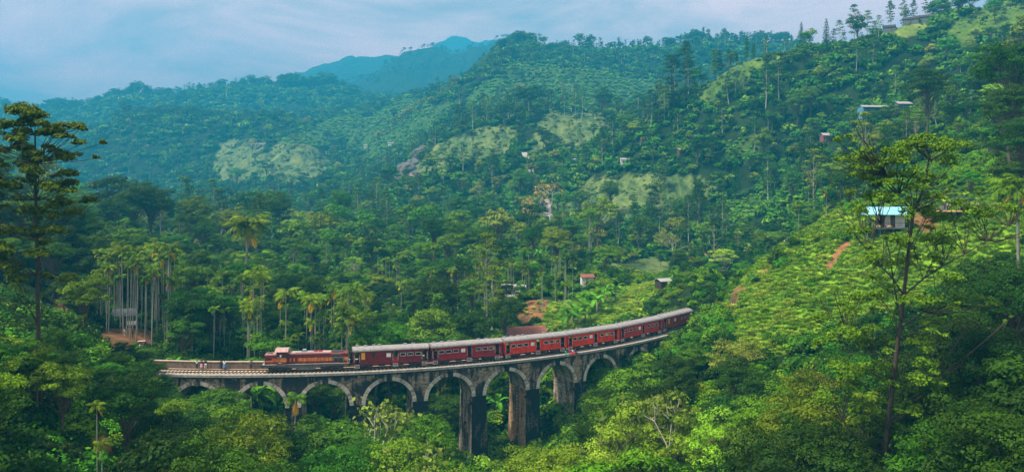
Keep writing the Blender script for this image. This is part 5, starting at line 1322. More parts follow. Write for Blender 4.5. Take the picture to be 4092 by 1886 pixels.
hs(1562, 578, FD(905), 0.0, 7, 5, 2.0, M['wall_white'], M['iron_sheet'], 'smaller dim white roof uphill of the bare tree on the far slope', rh=0.8)
for k, (px, w_) in enumerate(((1012, 5), (1028, 4), (1048, 9))):
    hs(px, 582, FD(930), 0, w_, 4, 2.4, M['wall_white'], M['iron_sheet'], ['far white hut first of the hazy row under the ridge', 'far white hut in the middle of the hazy row', 'widest far white hut ending the hazy row'][k], 'hut', 'hut', group='far white huts', rh=0.8)
hs(2650, 1150, 222, 0.4, 3.2, 3, 2.0, M['wood_dark'], M['iron_sheet'], 'small tin roofed lean-to on the meadow crest above the train', 'shed', 'shed', rh=0.5)
hs(3990, 612, 190, 0.1, 3.2, 3, 2.0, M['wood_dark'], M['navy_sheet'], 'dark shelter at the top of the bright tea slope', 'shelter', 'shelter', rh=0.5)
hs(500, 1290, 168, 0.2, 4, 3, 1.9, M['wall_grey'], M['navy_sheet'], 'dark blue roofed hut behind the clearing among palm trunks', 'hut', 'hut', rh=1.0)
hs(2722, 622, 460, 0.2, 4, 4, 3.6, M['wood'], M['iron_sheet'], 'dark wooden lookout hut in the trees above the pale slope', 'hut', 'hut', rh=0.7)

# stilted wooden hut on the grass slope
hp = at(3525, 912, 162); HOUSES.append((hp.x, hp.y, 7))
hut = empty('wooden_hut', hp, -0.30, 'wooden hut on stilts with a bright blue roof and open veranda on the grassy slope', 'hut')
hut.scale = (1.18, 1.1, 1.15)
st = MB()
for x in (-2.6, -0.6, 1.4, 3.4):
    for y in (-2.3, 2.0): st.tube([(x, y, -6.5), (x, y, 0.0)], 0.10, 7)
st.box(-3.0, 3.9, -2.7, 2.5, 0.0, 0.16); st.build('platform', M['wall_grey'], hut)
wl = MB(); wl.box(-0.8, 3.4, -1.2, -1.12, .162, 2.7); wl.box(-0.8, -0.72, -1.118, 2.2, .162, 2.7); wl.box(3.32, 3.4, -1.118, 2.2, .162, 2.7); wl.box(-0.718, 3.318, 2.12, 2.2, .162, 2.7); wl.build('wall', M['wall_white'], hut)
for x in (-0.5, 1.15):
    d = MB(); d.box(x, x + 0.75, -1.24, -1.202, .17, 2.35); d.build('door', M['wood'], hut)
for x in (0.35, 2.3):
    d = MB(); d.box(x, x + 0.7, -1.235, -1.202, .5, 2.35); d.build('shutter', M['white_trim'], hut)
po = MB()
for x in (-2.9, -1.0, 1.2, 3.7): po.tube([(x, -2.55, .16), (x, -2.55, 2.65)], 0.07, 6)
po.build('post', M['wood_dark'], hut)
rf = MB()
for a, b, zz in ((-3.2, 0.2, 0), (3.1, 0.2, 0)):
    v = [(-3.6, a, 2.45), (4.4, a, 2.45), (4.4, b, 3.75), (-3.6, b, 3.75)]; v2 = [(q[0], q[1], q[2] + .06) for q in v]
    rf.add(v + v2, [(0, 1, 2, 3), (7, 6, 5, 4), (0, 4, 5, 1), (1, 5, 6, 2), (2, 6, 7, 3), (3, 7, 4, 0)])
rf.build('roof', M['blue_sheet'], hut)
fa = MB(); fa.add([(-3.63, -3.25, 2.36), (-3.63, 3.15, 2.36), (-3.63, 3.15, 2.46), (-3.63, 0.2, 3.8), (-3.63, -3.25, 2.46), (-3.63, 0.2, 3.62)], [(0, 5, 3, 4), (5, 1, 2, 3)]); fa.build('gable_board', M['wood_dark'], hut)
rl = MB(); rl.box(-3.0, 3.9, -2.66, -2.60, 1.0, 1.08)
rl.build('railing', M['wood'], hut)
for k, x in enumerate((-0.8, 0.9)):
    c = MB(); c.ball((0, 0, 0.0), (0.72, 0.45, 0.22), 12, 6); q = hut.matrix_world
    w_ = Matrix.Translation(hp) @ Matrix.Rotation(-0.30, 4, 'Z') @ Matrix.Diagonal((1.18, 1.1, 1.15, 1)) @ Vector((x, -2.15, .40))
    o = c.build('floor_cushion', M['cushion'], None, True, loc=w_); tag(o, ['tan floor cushion on the hut veranda nearest its outer corner', 'tan floor cushion on the hut veranda further along the railing'][k], 'cushion', 'cushions on the veranda')
for x, sh, lab in ((-2.1, BLUE, 'person in blue leaning in the corner of the hut veranda'), (-1.2, NAVY, 'person in dark clothes in the doorway of the stilted hut')):
    w_ = Matrix.Translation(hp) @ Matrix.Rotation(-0.30, 4, 'Z') @ Matrix.Diagonal((1.18, 1.1, 1.15, 1)) @ Vector((x, -1.7, .165)); person(w_, .3, 'stand', sh, BLACK, lab)

# cafe terrace on the slope
tp_ = at(3845, 842, 158); HOUSES.append((tp_.x, tp_.y, 7))
ter = empty('cafe_terrace', tp_, -0.1, 'wooden cafe terrace built out from the slope under a dark canopy', 'terrace')
d = MB(); d.box(-5.4, 5.4, -2.2, 2.6, -0.2, 0.0)
d.build('deck', M['cushion'], ter); d = MB()
for x in (-5, -2, 1, 4.8): d.tube([(x, -2, -4), (x, -2, -0.2)], .09, 6)
d.build('post', M['wood_dark'], ter)
um = empty('parasol', (tp_.x - 0.2, tp_.y, tp_.z), 0, 'large navy canopy over the cafe terrace', 'parasol')
c = MB(); c.tube([(0, 0, 0), (0, 0, 2.7)], .05, 6); c.build('pole', M['wood_dark'], um)
c = MB(); n = 8
c.add([(0, 0, 3.0)] + [(2.6 * math.cos(2 * math.pi * k / n), 1.8 * math.sin(2 * math.pi * k / n), 2.35) for k in range(n)] + [(0, 0, 2.92)] + [(2.55 * math.cos(2 * math.pi * k / n), 1.75 * math.sin(2 * math.pi * k / n), 2.28) for k in range(n)],
      [(0, 1 + k, 1 + (k + 1) % n) for k in range(n)] + [(n + 1, n + 2 + (k + 1) % n, n + 2 + k) for k in range(n)] + [(1 + k, n + 2 + k, n + 2 + (k + 1) % n, 1 + (k + 1) % n) for k in range(n)]); c.build('canopy', M['navy_sheet'], um)
for k, (dx, sh, lg, ps, lab) in enumerate(((-4.0, NAVY, NAVY, 'stand', 'person in navy at the outer end of the cafe terrace'), (-3.3, PINK, BLACK, 'stand', 'person in pink on the cafe terrace'), (-2.5, WHITE, BLACK, 'phone', 'person in white beside the one in pink on the terrace'),
     (0.9, NAVY, BLACK, 'stand', 'person in navy standing under the terrace canopy'), (2.4, WHITE, BLUE, 'stand', 'person in a white shirt and blue trousers on the terrace'), (3.2, WHITE, GREY, 'stand', 'person in a white shirt and grey trousers at the inner end of the terrace'))):
    person((tp_.x + dx, tp_.y - 0.9 + 0.3 * (k % 3), tp_.z + .005), k * 1.3, ps, sh, lg, lab, 'people on the cafe terrace')
for k, dx in enumerate((-1.2, 1.7)):
    t = empty('cafe_table', (tp_.x + dx, tp_.y - 1.2, tp_.z), 0, ['small wooden table nearest the parasol pole on the cafe terrace', 'small wooden table beside the white shirted people on the terrace'][k], 'table', 'cafe tables')
    q = MB(); q.box(-.5, .5, -.4, .4, .7, .74); q.build('table_top', M['wood'], t)
    for ex in (-.42, .42):
        q = MB(); q.box(ex - .03, ex + .03, -.35, -.29, .003, .698); q.box(ex - .03, ex + .03, .29, .35, .003, .698); q.build('leg', M['wood_dark'], t)
def ground_person(px, D, rz, ps, sh, lg, lab, grp=None, ex=None, s=1.0):
    p = gp(px, D); return person(p, rz, ps, sh, lg, lab, grp, s, ex)
for k, (px, sh, lg, ex) in enumerate(((2958, WHITE, NAVY, 'hat'), (2964, BLACK, GREY, None), (3006, PINK, BLUE, None), (3034, RED, NAVY, 'hat'), (3087, WHITE, GREY, None), (3102, BLACK, CREAM, 'hat'))):
    ground_person(px, 446, k, 'stand', sh, lg, ['person with a sun hat and white shirt first along the tea terrace', 'person in black beside the white shirted walker on the tea terrace', 'person in pink walking along the tea terrace',
      'person in red with a sun hat on the tea terrace', 'person in white at the far end of the tea terrace line', 'last walker of the tea terrace line in black with a hat'][k], 'walkers on the tea terrace', ex, 1.0)
ground_person(3047, 478, 1, 'stand', BLUE, NAVY, 'person in blue coming down the path above the tea terrace')
ground_person(3135, 176, 1, 'stand', WHITE, GREY, 'person in white with grey trousers on the grassy crest path', 'walkers on the crest path')
ground_person(3148, 177, 2, 'armup', TEAL, BLUE, 'person in teal raising an arm on the grassy crest path', 'walkers on the crest path')
ground_person(2551, 204, .4, 'stand', BLACK, BLACK, 'person in dark clothes wading through the meadow above the train', None, 'hat')
for px, D, sh, lg, ps, lab in ((498, 152, WHITE, PINK, 'stand', 'person in white walking on the dirt clearing'), (530, 154, BLACK, BLACK, 'stand', 'person in black next to the scooter on the clearing'), (558, 147, WHITE, PINK, 'stand', 'person in white at the lower edge of the clearing'), (566, 147.4, PINK, WHITE, 'stand', 'person in pink at the lower edge of the clearing')):
    ground_person(px, D, px, ps, sh, lg, lab, 'people on the clearing')
def white_sign(px, py, D):
    p = at(px, py, D); r = empty('notice_board', (p.x, p.y, gz(p.x, p.y)), .2, 'white framed notice board at the back of the clearing', 'notice board')
    b = MB(); b.box(-.9, .9, -.03, .03, .9, 1.7); b.build('board', M['white'], r); b = MB(); b.box(-.85, -.78, -.03, .03, -.5, .9); b.box(.78, .85, -.03, .03, -.5, .9); b.build('post', M['wood_dark'], r)
white_sign(528, 1300, 160)
t = gp(566, 152); r = empty('stall_table', t, .2, 'small pink covered table on the clearing', 'table'); b = MB(); b.box(-.7, .7, -.4, .4, .72, .78); b.build('table_top', M['cloth'] if 'cloth' in M else cloth(PINK), r)
for ex in (-.6, .6):
    b = MB(); b.box(ex - .03, ex + .03, -.35, .35, -.2, .72); b.build('leg', M['wood_dark'], r)

# poles, rocks
def pole(px, D, H, label, lean=0.0, m=None, r=0.13):
    p = gp(px, D); o = MB(); o.tube([(0, 0, -1), (lean, 0, H)], [r, r * .7], 8); o.box(-.6 + lean, .6 + lean, -.05, .05, H - .5, H - .38)
    ob = o.build('utility_pole', m or M['wood_dark'], None, loc=p); tag(ob, label, 'pole'); return ob
pole(3722, 168, 7.5, 'dark leaning wooden pole between the hut and the cafe terrace', 0.5)
def boulder(px, D, r, label, seed):
    rng = np.random.default_rng(seed); p = gp(px, D); b = MB(); b.ball((0, 0, r * .3), (r, r * .8, r * .85), 16, 12)
    V = np.array(b.v); n = V / np.linalg.norm(V - [0, 0, r * .3], axis=1)[:, None]
    V = V + (V - [0, 0, r * .3]) * (fbm(V[:, 0] * 1.3 / r + seed, V[:, 1] * 1.3 / r + V[:, 2] / r, 4, 2)[:, None] * 1.2); b.v = [tuple(v) for v in V]
    o = b.build('boulder', M['rock'], None, loc=p); tag(o, label, 'boulder')
boulder(2692, 400, 4.6, 'large grey boulder on the pale grassy slope', 1); boulder(2735, 408, 2.4, 'smaller grey boulder uphill of the large one', 2)
boulder(3765, 160, 2.2, 'pale rock beside the cafe terrace steps', 5)
for k in range(7): boulder(1597 + 15 * k + (k % 2) * 12, 640 + 9 * k, 4.2 + (k * 3) % 4, ['lowest dark crag at the foot of the rocky spur', 'second dark crag up the rocky spur', 'third dark crag up the rocky spur', 'fourth dark crag up the rocky spur', 'fifth dark crag up the rocky spur', 'sixth dark crag up the rocky spur', 'topmost dark crag of the rocky spur'][k], 10 + k)
# second stretch of line beyond the knoll, the road on the far slope
def strip(name, pts, wd, m, lift=0.35):
    mb = MB(); P = [gp(a, b, lift) for a, b in pts]; V = []
    Q = []
    for i in range(len(P) - 1):
        for k in range(6): Q.append(P[i].lerp(P[i + 1], k / 6))
    Q.append(P[-1]); Q = [Vector((q.x, q.y, max(gz(q.x, q.y), gz(q.x + wd / 2, q.y), gz(q.x - wd / 2, q.y)) + lift)) for q in Q]
    for i, q in enumerate(Q):
        d = (Q[min(i + 1, len(Q) - 1)] - Q[max(i - 1, 0)]); n = Vector((-d.y, d.x, 0)).normalized() * wd / 2; V += [q - n, q + n]
    mb.add(V, [(2 * i, 2 * i + 1, 2 * i + 3, 2 * i + 2) for i in range(len(Q) - 1)]); o = mb.build(name, m); tag(o, kind='structure'); return o
strip('path', [(2200, 470), (2185, 500), (2150, 530), (2120, 570), (2095, 600)], 4.5, M['coping'], 0.6)
strip('road', [(2930, 292), (2905, 305), (2880, 318), (2850, 332), (2800, 345), (2760, 352)], 3.2, M['ballast'], 0.3)
# ------------------------------------------------------------------ planting
R_ = np.random.default_rng(2024)
# top outline of the growth in front of the viaduct, and of the growth right behind it, in photo pixels
FG = [(-900,1400),(0,1250),(250,1330),(420,1390),(560,1440),(640,1500),(690,1590),(720,1650),(790,1670),(830,1620),(880,1560),(940,1590),(990,1650),(1050,1690),(1120,1730),(1180,1750),(1260,1700),(1330,1690),(1420,1720),(1480,1650),(1560,1700),(1640,1670),(1720,1700),(1800,1800),(1860,1850),(1950,1860),(2040,1830),(2110,1790),(2250,1790),(2330,1740),(2380,1580),(2420,1560),(2480,1470),(2510,1435),(2620,1435),(2660,1395),(2700,1350),(2760,1305),(2800,1262),(2870,1200),(2872,1330),(2900,1330),(3000,1390),(3100,1440),(3250,1400),(3400,1330),(3550,1250),(3750,1150),(3900,1000),(4092,900),(5000,700)]
BG = [(-900,500),(0,640),(250,860),(400,960),(600,1000),(700,1080),(900,1130),(1100,1180),(1300,1190),(1450,1250),(1600,1290),(1750,1270),(1850,1230),(1950,1240),(2050,1300),(2300,1290),(2500,1290),(2760,1150),(2860,1100),(2960,1080),(3060,1000),(3200,900),(3320,830),(3450,770),(4092,600),(5000,500)]
B2 = [(-900,500),(0,620),(250,720),(400,830),(600,890),(800,950),(1000,1000),(1400,1040),(1700,1010),(1950,960),(2100,1010),(2250,1080),(2400,1120),(2600,1090),(2800,1000),(2900,1060),(3060,980),(3200,880),(3320,800),(3500,720),(4092,560),(5000,500)]
def env(px, D):
    f = np.interp(px, *zip(*FG)); b = np.interp(px, *zip(*BG)); b2 = np.interp(px, *zip(*B2))
    bd = np.interp(px, [640, 1300, 1900, 2300, 2550, 2700], [133, 134, 142, 153, 164, 192])
    if px > 2870: bd = 128
    if px < 600: bd = 138
    if D < bd + 2: return f
    if D < 182: return b
    if D < 260: return b2 + (b - b2) * max(0, (205 - D) / 60) if D < 205 else b2
    return -1e9
def zproj(py, D): return CAMZ - (py - HY) / FPX * D
CIX = np.array([[trk(s).x, trk(s).y] for s in np.arange(-60, 124, 2)])
def clear_of(x, y, r):
    if np.min(np.hypot(CIX[:, 0] - x, CIX[:, 1] - y)) < r + 4.2: return False
    for hx, hy, hr in HOUSES:
        if math.hypot(hx - x, hy - y) < hr * 0.6 + r: return False
        # keep the view of the house open
        if y < hy and hy - y < 40 and abs((x / y - hx / hy) * hy) < hr * 0.55 + r * 0.8: return False
    return True
PEOPLE_CLEAR = [(785, 1010), ]
HOLES = [(1830, 1930, 1300, 1900, 128), (470, 620, 1300, 1400, 152), (3040, 3170, 1000, 1070, 178), (2930, 3130, 810, 860, 446), (2520, 2580, 1180, 1260, 206), (3690, 3980, 720, 880, 160), (3390, 3640, 800, 980, 164), (2990, 3060, 1130, 1300, 170), (2890,3010,1120,1290,175), (3260,3400,950,1080,170), (280,440,1600,1886,75), (2040, 2230, 1170, 1290, 200), (3660,3780,800,960,165)]
items = []         # every free-standing tree: dict(kind,x,y,z,rot,sc,h,px,D,top)
def add_tree(kind, px, D, h=None, ytop=None, v=None, fixed=False, rot=None, ws=1.0):
    x = (px - CX) / FPX * D; z = gz(x, D)
    if ytop is not None:
        h = zproj(ytop, D) - z
        if D > 185:                                    # slide along the sight line until the tree has a natural height
            mxh = 15 if kind in ('banana',) else 27
            D0 = D
            while h > mxh and D < D0 * 1.5: D *= 1.01; x = (px - CX) / FPX * D; z = gz(x, D); h = zproj(ytop, D) - z
            while h < 5 and D > D0 * 0.7 and kind != 'banana': D *= 0.99; x = (px - CX) / FPX * D; z = gz(x, D); h = zproj(ytop, D) - z
            h = min(h, 34)
    if kind == 'banana': h = min(h, 6.0)
    if h is None or h < 1.2: return
    if h > 16.5 and kind.startswith('broad_'): kind = 'big_' + kind[6:] if 'big_' + kind[6:] in PROTO else 'big_mid'
    P = PROTO[kind]; v = int(R_.integers(0, len(P))) if v is None else v
    p = P[v % len(P)]; sc = h / p['H'] * ws
    items.append(dict(kind=kind, v=v % len(P), x=x, y=D, z=z - 0.25, rot=float(R_.random() * 6.28) if rot is None else rot, sc=sc, h=h, px=px, D=D, w=p['W'] * sc, fixed=fixed))
T = add_tree
# --- trees the photo shows one by one
for k_, px, yt, D in (('broad_mid', 1470, 1700, 100), ('broad_lime', 1695, 1660, 106), ('broad_olive', 1600, 1740, 98), ('broad_grey', 2930, 1345, 122), ('bare_grey', 1500, 1650, 97), ('bare_grey', 2840, 1600, 92), ('broad_dark', 2425, 1535, 122),
   ('broad_mid', 2500, 1455, 128), ('broad_mid', 2590, 1445, 134), ('broad_mid', 880, 1548, 114), ('broad_mid', 970, 1580, 110), ('broad_dark', 560, 1440, 108), ('broad_dark', 455, 1400, 100),
   ('broad_pale', 2700, 1560, 100), ('broad_pale', 2520, 1610, 98), ('broad_pale', 2880, 1620, 94), ('broad_olive', 2100, 1770, 104), ('broad_olive', 2230, 1790, 100), ('broad_pale', 1960, 1840, 100),
   ('broad_dark', 300, 1330, 96), ('broad_olive', 700, 1590, 100), ('broad_olive', 640, 1660, 90), ('broad_mid', 1330, 1665, 108), ('broad_mid', 1240, 1700, 104), ('broad_dark', 1130, 1720, 98),
   ('broad_olive', 330, 1090, 120), ('broad_dark', 200, 1300, 92), ('broad_olive', 1050, 1660, 100), ('broad_dark', 820, 1640, 96),
   ('broad_dark', 530, 725, 285), ('broad_dark', 600, 742, 290), ('broad_dark', 570, 715, 294), ('slender', 755, 632, 298), ('umbrella', 850, 712, 300), ('coconut', 955, 880, 190), ('broad_olive', 770, 780, 292),
   ('umbrella', 1950, 925, 192), ('broad_dark', 2020, 1190, 182), ('gum', 2230, 860, 285), ('gum', 2280, 900, 280), ('broad_mid', 2420, 980, 250), ('coconut', 2090, 1060, 226), ('areca', 2255, 1120, 196), ('areca', 2270, 1130, 194),
   ('broad_mid', 1560, 1285, 160), ('broad_mid', 1500, 1290, 157), ('broad_dark', 1905, 1240, 172), ('broad_mid', 1110, 1322, 149), ('broad_olive', 1720, 1230, 178), ('broad_mid', 1420, 860, 420), ('broad_dark', 2010, 1120, 214), ('broad_mid', 2075, 1135, 216),
   ('conifer', 2535, 757, 360), ('conifer', 2605, 800, 366), ('bare_pink', 2200, 722, 430), ('bare_grey', 2690, 915, 330), ('bare_pink', 2560, 545, 520), ('broad_yellow', 2440, 725, 440), ('broad_yellow', 2610, 600, 510),
    ('gum', 2285, 285, 640), ('umbrella', 2245, 310, 640), ('gum', 2330, 340, 630),
   ('gum', 1990, 345, 700), ('gum', 1930, 372, 705), ('gum', 2040, 380, 690), ('umbrella', 1890, 400, 700), ('gum', 2010, 430, 690), ('gum', 1970, 620, 520), ('slender', 1975, 590, 560),
   ('slender', 2983, 153, 540), ('slender', 3013, 170, 540), ('gum', 3054, 148, 545), ('umbrella', 3137, 147, 545), ('umbrella', 3160, 160, 540), ('conifer', 3202, 89, 535), ('conifer', 3302, 77, 500), ('gum', 3414, 18, 490), ('umbrella', 3467, 41, 485), ('umbrella', 3509, 60, 482),
   ('gum', 3560, 2, 486), ('gum', 3610, -5, 488), ('gum', 3650, 0, 490), ('umbrella', 3697, -2, 490), ('broad_dark', 3830, -10, 470), ('broad_dark', 3880, -20, 465), ('broad_dark', 3780, 20, 480),
   ('slender', 2851, 195, 535), ('slender', 2874, 198, 535), ('broad_mid', 2918, 205, 540), ('slender', 2942, 210, 535), ('broad_yellow', 3237, 330, 360), ('broad_yellow', 3184, 360, 365), ('umbrella', 3113, 245, 400), ('umbrella', 3060, 253, 405),
   ('broad_yellow', 3827, 488, 262), ('gum', 3540, 640, 230), ('broad_olive', 3640, 560, 225), ('broad_olive', 3760, 600, 220), ('broad_olive', 3480, 620, 226),
   ('gum', 3410, 650, 232), ('broad_dark', 3395, 680, 215), ('areca', 3298, 745, 220), ('areca', 3190, 800, 225), ('gum', 3070, 600, 400), ('conifer', 2940, 600, 420), ('gum', 3205, 620, 380), ('slender', 3010, 975, 240), ('slender', 3045, 960, 238),
   ('big_dark', 4085, 150, 176), ('big_dark', 4030, 330, 172), ('big_dark', 4080, 470, 150), ('broad_dark', 4010, 640, 150), ('coconut', 4075, 720, 120), ('big_dark', 3990, 560, 178),
   ('broad_olive', 3180, 1560, 82), ('broad_mid', 3060, 1520, 92), ('broad_olive', 3260, 1470, 96), ('broad_mid', 3420, 1400, 100), ('broad_dark', 3900, 1150, 96), ('broad_dark', 4060, 1040, 90), ('broad_dark', 3830, 1250, 86), ('broad_dark', 3980, 1300, 76), ('broad_dark', 4080, 1330, 70), ('broad_dark', 3720, 1420, 76), ('broad_dark', 3100, 1700, 76), ('broad_dark', 3300, 1690, 74),  # dark kinds here carry the right corner's dimming in their leaf colour
   ('broad_mid', 3800, 1600, 62), ('broad_dark', 3960, 1580, 60), ('broad_dark', 4092, 1620, 56), ('broad_dark', 3440, 1680, 72), ('areca', 3480, 1560, 78), ('areca', 3000, 1760, 80),
   ('areca', 390, 1590, 68), ('areca', 405, 1750, 62), ('areca', 330, 1250, 118), ('areca', 300, 1290, 116), ('areca', 1180, 1560, 108)):
    T(k_, px, D, ytop=yt, fixed=True)
for px, yt, D in ((785, 1412, 143), (820, 1440, 143.5), (705, 1425, 144), (1005, 1435, 142.5), (1035, 1410, 142.6), (870, 1440, 145), (2330, 1075, 205), (2365, 1090, 208), (2400, 1110, 212), (2420, 1130, 215), (2460, 1110, 216), (2385, 1140, 203),
   (2270, 1225, 190), (2290, 1180, 196), (2310, 1200, 192), (2340, 1160, 196), (2210, 1300, 178), (2690, 1080, 212), (1985, 1560, 158), (2000, 1610, 162), (1790, 1690, 122), (1840, 1740, 120), (2380, 1740, 118), (2330, 1720, 120), (1160, 1480, 152), (1200, 1500, 156), (2150, 990, 300), (2180, 1000, 305), (2100, 1010, 298)):
    T('banana', px, D, ytop=yt, fixed=True)
for k_, px, yt, D in (('broad_dark', 560, 1400, 124), ('broad_mid', 610, 1445, 125), ('broad_mid', 655, 1492, 124), ('broad_dark', 500, 1360, 120), ('broad_mid', 700, 1560, 120), ('broad_mid', 585, 1385, 131), ('broad_dark', 640, 1405, 147)): T(k_, px, D, ytop=yt, fixed=True)
for k_, px, h_, D in (('gum', 2672, 37, 528), ('gum', 2738, 38, 530), ('gum', 2706, 33, 524), ('gum', 2752, 30, 520), ('umbrella', 2632, 27, 524), ('gum', 2600, 26, 520), ('umbrella', 2655, 24, 512), ('broad_dark', 2690, 15, 516), ('broad_dark', 2735, 14, 514), ('broad_dark', 2640, 13, 512),
        ('gum', 2255, 26, 700), ('gum', 2300, 28, 705), ('umbrella', 2325, 24, 698), ('gum', 1945, 25, 700), ('gum', 2030, 25, 700)): T(k_, px, D, h=h_, fixed=True)
# areca groves
for k in range(95):
    px = R_.uniform(385, 700); D = R_.uniform(152, 176); T('areca', px, D, ytop=R_.uniform(955, 1130))
for k in range(95):
    px = R_.uniform(690, 1060); D = R_.uniform(149, 185); T('areca', px, D, ytop=R_.uniform(1060, 1370))
for k in range(90):
    px = R_.uniform(1120, 1490); D = R_.uniform(150, 190); T('areca', px, D, ytop=R_.uniform(1120, 1370))
for k in range(40): px = R_.uniform(1500, 2300); T('areca', px, R_.uniform(205, 260), h=R_.uniform(11, 15))
# general forest
def density_kind(px, D, x, y, zn):
    r = R_.random(); c = float(fbm(np.array([x / 55]), np.array([y / 55]), 3, 0)[0])
    if 140 < D < 200 and px < 1500: return R_.choice(['broad_dark', 'broad_dark', 'broad_dark', 'broad_mid'])
    if D > 300 and c > .09: return R_.choice(['far_mid', 'far_olive', 'far_yellow', 'far_mid', 'far_grey', 'broad_mid']) if D < 600 else R_.choice(['far_mid', 'far_mid', 'far_blue', 'far_grey', 'far_olive'])
    if D > 300 and c < -.10: return R_.choice(['far_dark', 'far_dark', 'far_blue', 'far_tall', 'gum' if D < 600 else 'far_tall'])
    if D < 140:
        if px < 700: return R_.choice(['broad_dark', 'broad_dark', 'broad_dark', 'broad_olive', 'broad_mid'])  # mostly dark leaves: dimming towards the left edge put into the colour
        if px < 2350: return R_.choice(['broad_mid', 'broad_olive', 'broad_mid', 'broad_dark', 'broad_lime'])
        if px < 3150: return R_.choice(['broad_pale', 'broad_mid', 'broad_lime', 'broad_dark'])
        return R_.choice(['broad_dark', 'broad_dark', 'broad_dark', 'broad_dark', 'broad_mid', 'broad_olive'])  # dark leaf colour stands in for dimming towards the right corner
    if D < 300: return R_.choice(['broad_mid', 'broad_dark', 'broad_olive', 'umbrella', 'gum', 'broad_mid', 'broad_pale', 'broad_dark', 'slender'], p=[.24, .2, .14, .08, .05, .12, .07, .06, .04])
    if D < 620:
        return R_.choice(['far_dark', 'far_mid', 'far_olive', 'umbrella', 'gum', 'far_tall', 'far_yellow', 'far_grey', 'far_slim', 'broad_mid'], p=[.22, .22, .13, .06, .05, .07, .08, .07, .04, .06])
    return R_.choice(['far_dark', 'far_mid', 'far_blue', 'far_tall', 'far_slim', 'far_grey', 'far_yellow'], p=[.27, .24, .24, .10, .06, .07, .02])
HT = {'broad_dark': (9, 15), 'broad_mid': (8, 14), 'broad_olive': (8, 14), 'broad_pale': (8, 13), 'broad_lime': (7, 12), 'umbrella': (13, 20), 'gum': (14, 22), 'slender': (9, 15), 'far_dark': (8, 15), 'far_mid': (7, 14), 'far_olive': (7, 12),
      'far_yellow': (6, 11), 'far_grey': (6, 11), 'far_blue': (8, 15), 'far_tall': (12, 20), 'far_slim': (9, 15)}
fixed_xy = np.array([[i['x'], i['y'], i['w']] for i in items if i['fixed']])
def forest(D0, D1, sp, pxa=-300, pxb=4400, hm=1.0, dens=1.0, kinds=None):
    D = D0
    while D < D1:
        s = sp * (1 if D < 300 else 1 + (D - 300) / 1100)
        if D < 175: s = sp * 0.85
        wpx = s / D * FPX; px = pxa + R_.random() * wpx
        while px < pxb:
            p_ = px + R_.uniform(-.45, .45) * wpx; d_ = D + R_.uniform(-.45, .45) * s; px += wpx
            x = (p_ - CX) / FPX * d_; z = gz(x, d_); zn = ZN[int(zone_at(np.array([x]), np.array([d_]), np.array([z]))[0])]
            keep = {'forest': .95, 'grass': .03, 'hillgrass': .10, 'meadow': .03, 'drygrass': .10, 'lawn': .03, 'tea': .06, 'farea': .28, 'rockface': .05, 'soil': 0.0}[zn]
            if zn in ('drygrass', 'hillgrass'): keep = .5 if fbm(np.array([x / 16]), np.array([d_ / 22]), 3, 3)[0] > .10 else .04
            if d_ > 160: keep *= min(1, 0.62 + 1.1 * (fbm(np.array([x / 60]), np.array([d_ / 60]), 3, 4)[0] + .3))
            if d_ > 440 and p_ > 2850: keep *= 0.8
            if R_.random() > keep * dens: continue
            kd = str(R_.choice(kinds)) if kinds and zn == 'forest' else str(density_kind(p_, d_, x, d_, zn))
            if zn not in ('forest',) and d_ < 260: kd = 'broad_mid'
            if zn == 'farea': kd = str(R_.choice(['far_slim', 'far_grey', 'far_dark']))
            a, b = HT[kd]; h = R_.uniform(a, b); cl_ = fbm(np.array([x / 45]), np.array([d_ / 45]), 2, 2)[0]; h *= (1 + cl_ * 0.9) * hm * float(R_.lognormal(-.03, .28))
            h *= (0.72 if zn in ('farea',) else 1)
            h = min(h, 27.0)
            e = env(p_, d_); lim = zproj(e, d_) - z - 1.4 if e > -1e8 else 99
            if d_ < 140: h = max(h, lim * R_.uniform(.6, 1.0)) if p_ < 2700 else h
            h = min(h, lim * R_.uniform(.86, 1.0))
            if h < 3.0: continue
            if kd in ('umbrella', 'gum', 'broad_pale') and h < 9: kd = 'broad_mid'
            w_ = PROTO[kd][0]['W'] * h / PROTO[kd][0]['H']
            if not clear_of(x, d_, w_ * .45): continue
            if len(fixed_xy) and np.any(np.hypot(fixed_xy[:, 0] - x, fixed_xy[:, 1] - d_) < fixed_xy[:, 2] * .3 + w_ * .22): continue
            ty = HY + (CAMZ - z - h) / d_ * FPX; by = HY + (CAMZ - z) / d_ * FPX; hw = w_ / 2 / d_ * FPX
            if any(d_ < hd and p_ + hw > a_ and p_ - hw < b_ and ty < d__ and by > c_ for a_, b_, c_, d__, hd in HOLES): continue
            add_tree(kd, p_, d_, h)
        D += s * 0.86
forest(58, 200, 6.6)
forest(200, 430, 19, -400, 4500, 1.45, .8)
forest(430, 1390, 18, -300, 4450, 1.35, .8)
fixed_xy = np.array([[i['x'], i['y'], i['w'] * 1.5] for i in items if i['fixed'] or i['D'] > 199])
forest(200, 430, 8.2, -400, 4500, .85)
fixed_xy = fixed_xy[:1]
forest(430, 1390, 10.4, -300, 4450, .85)
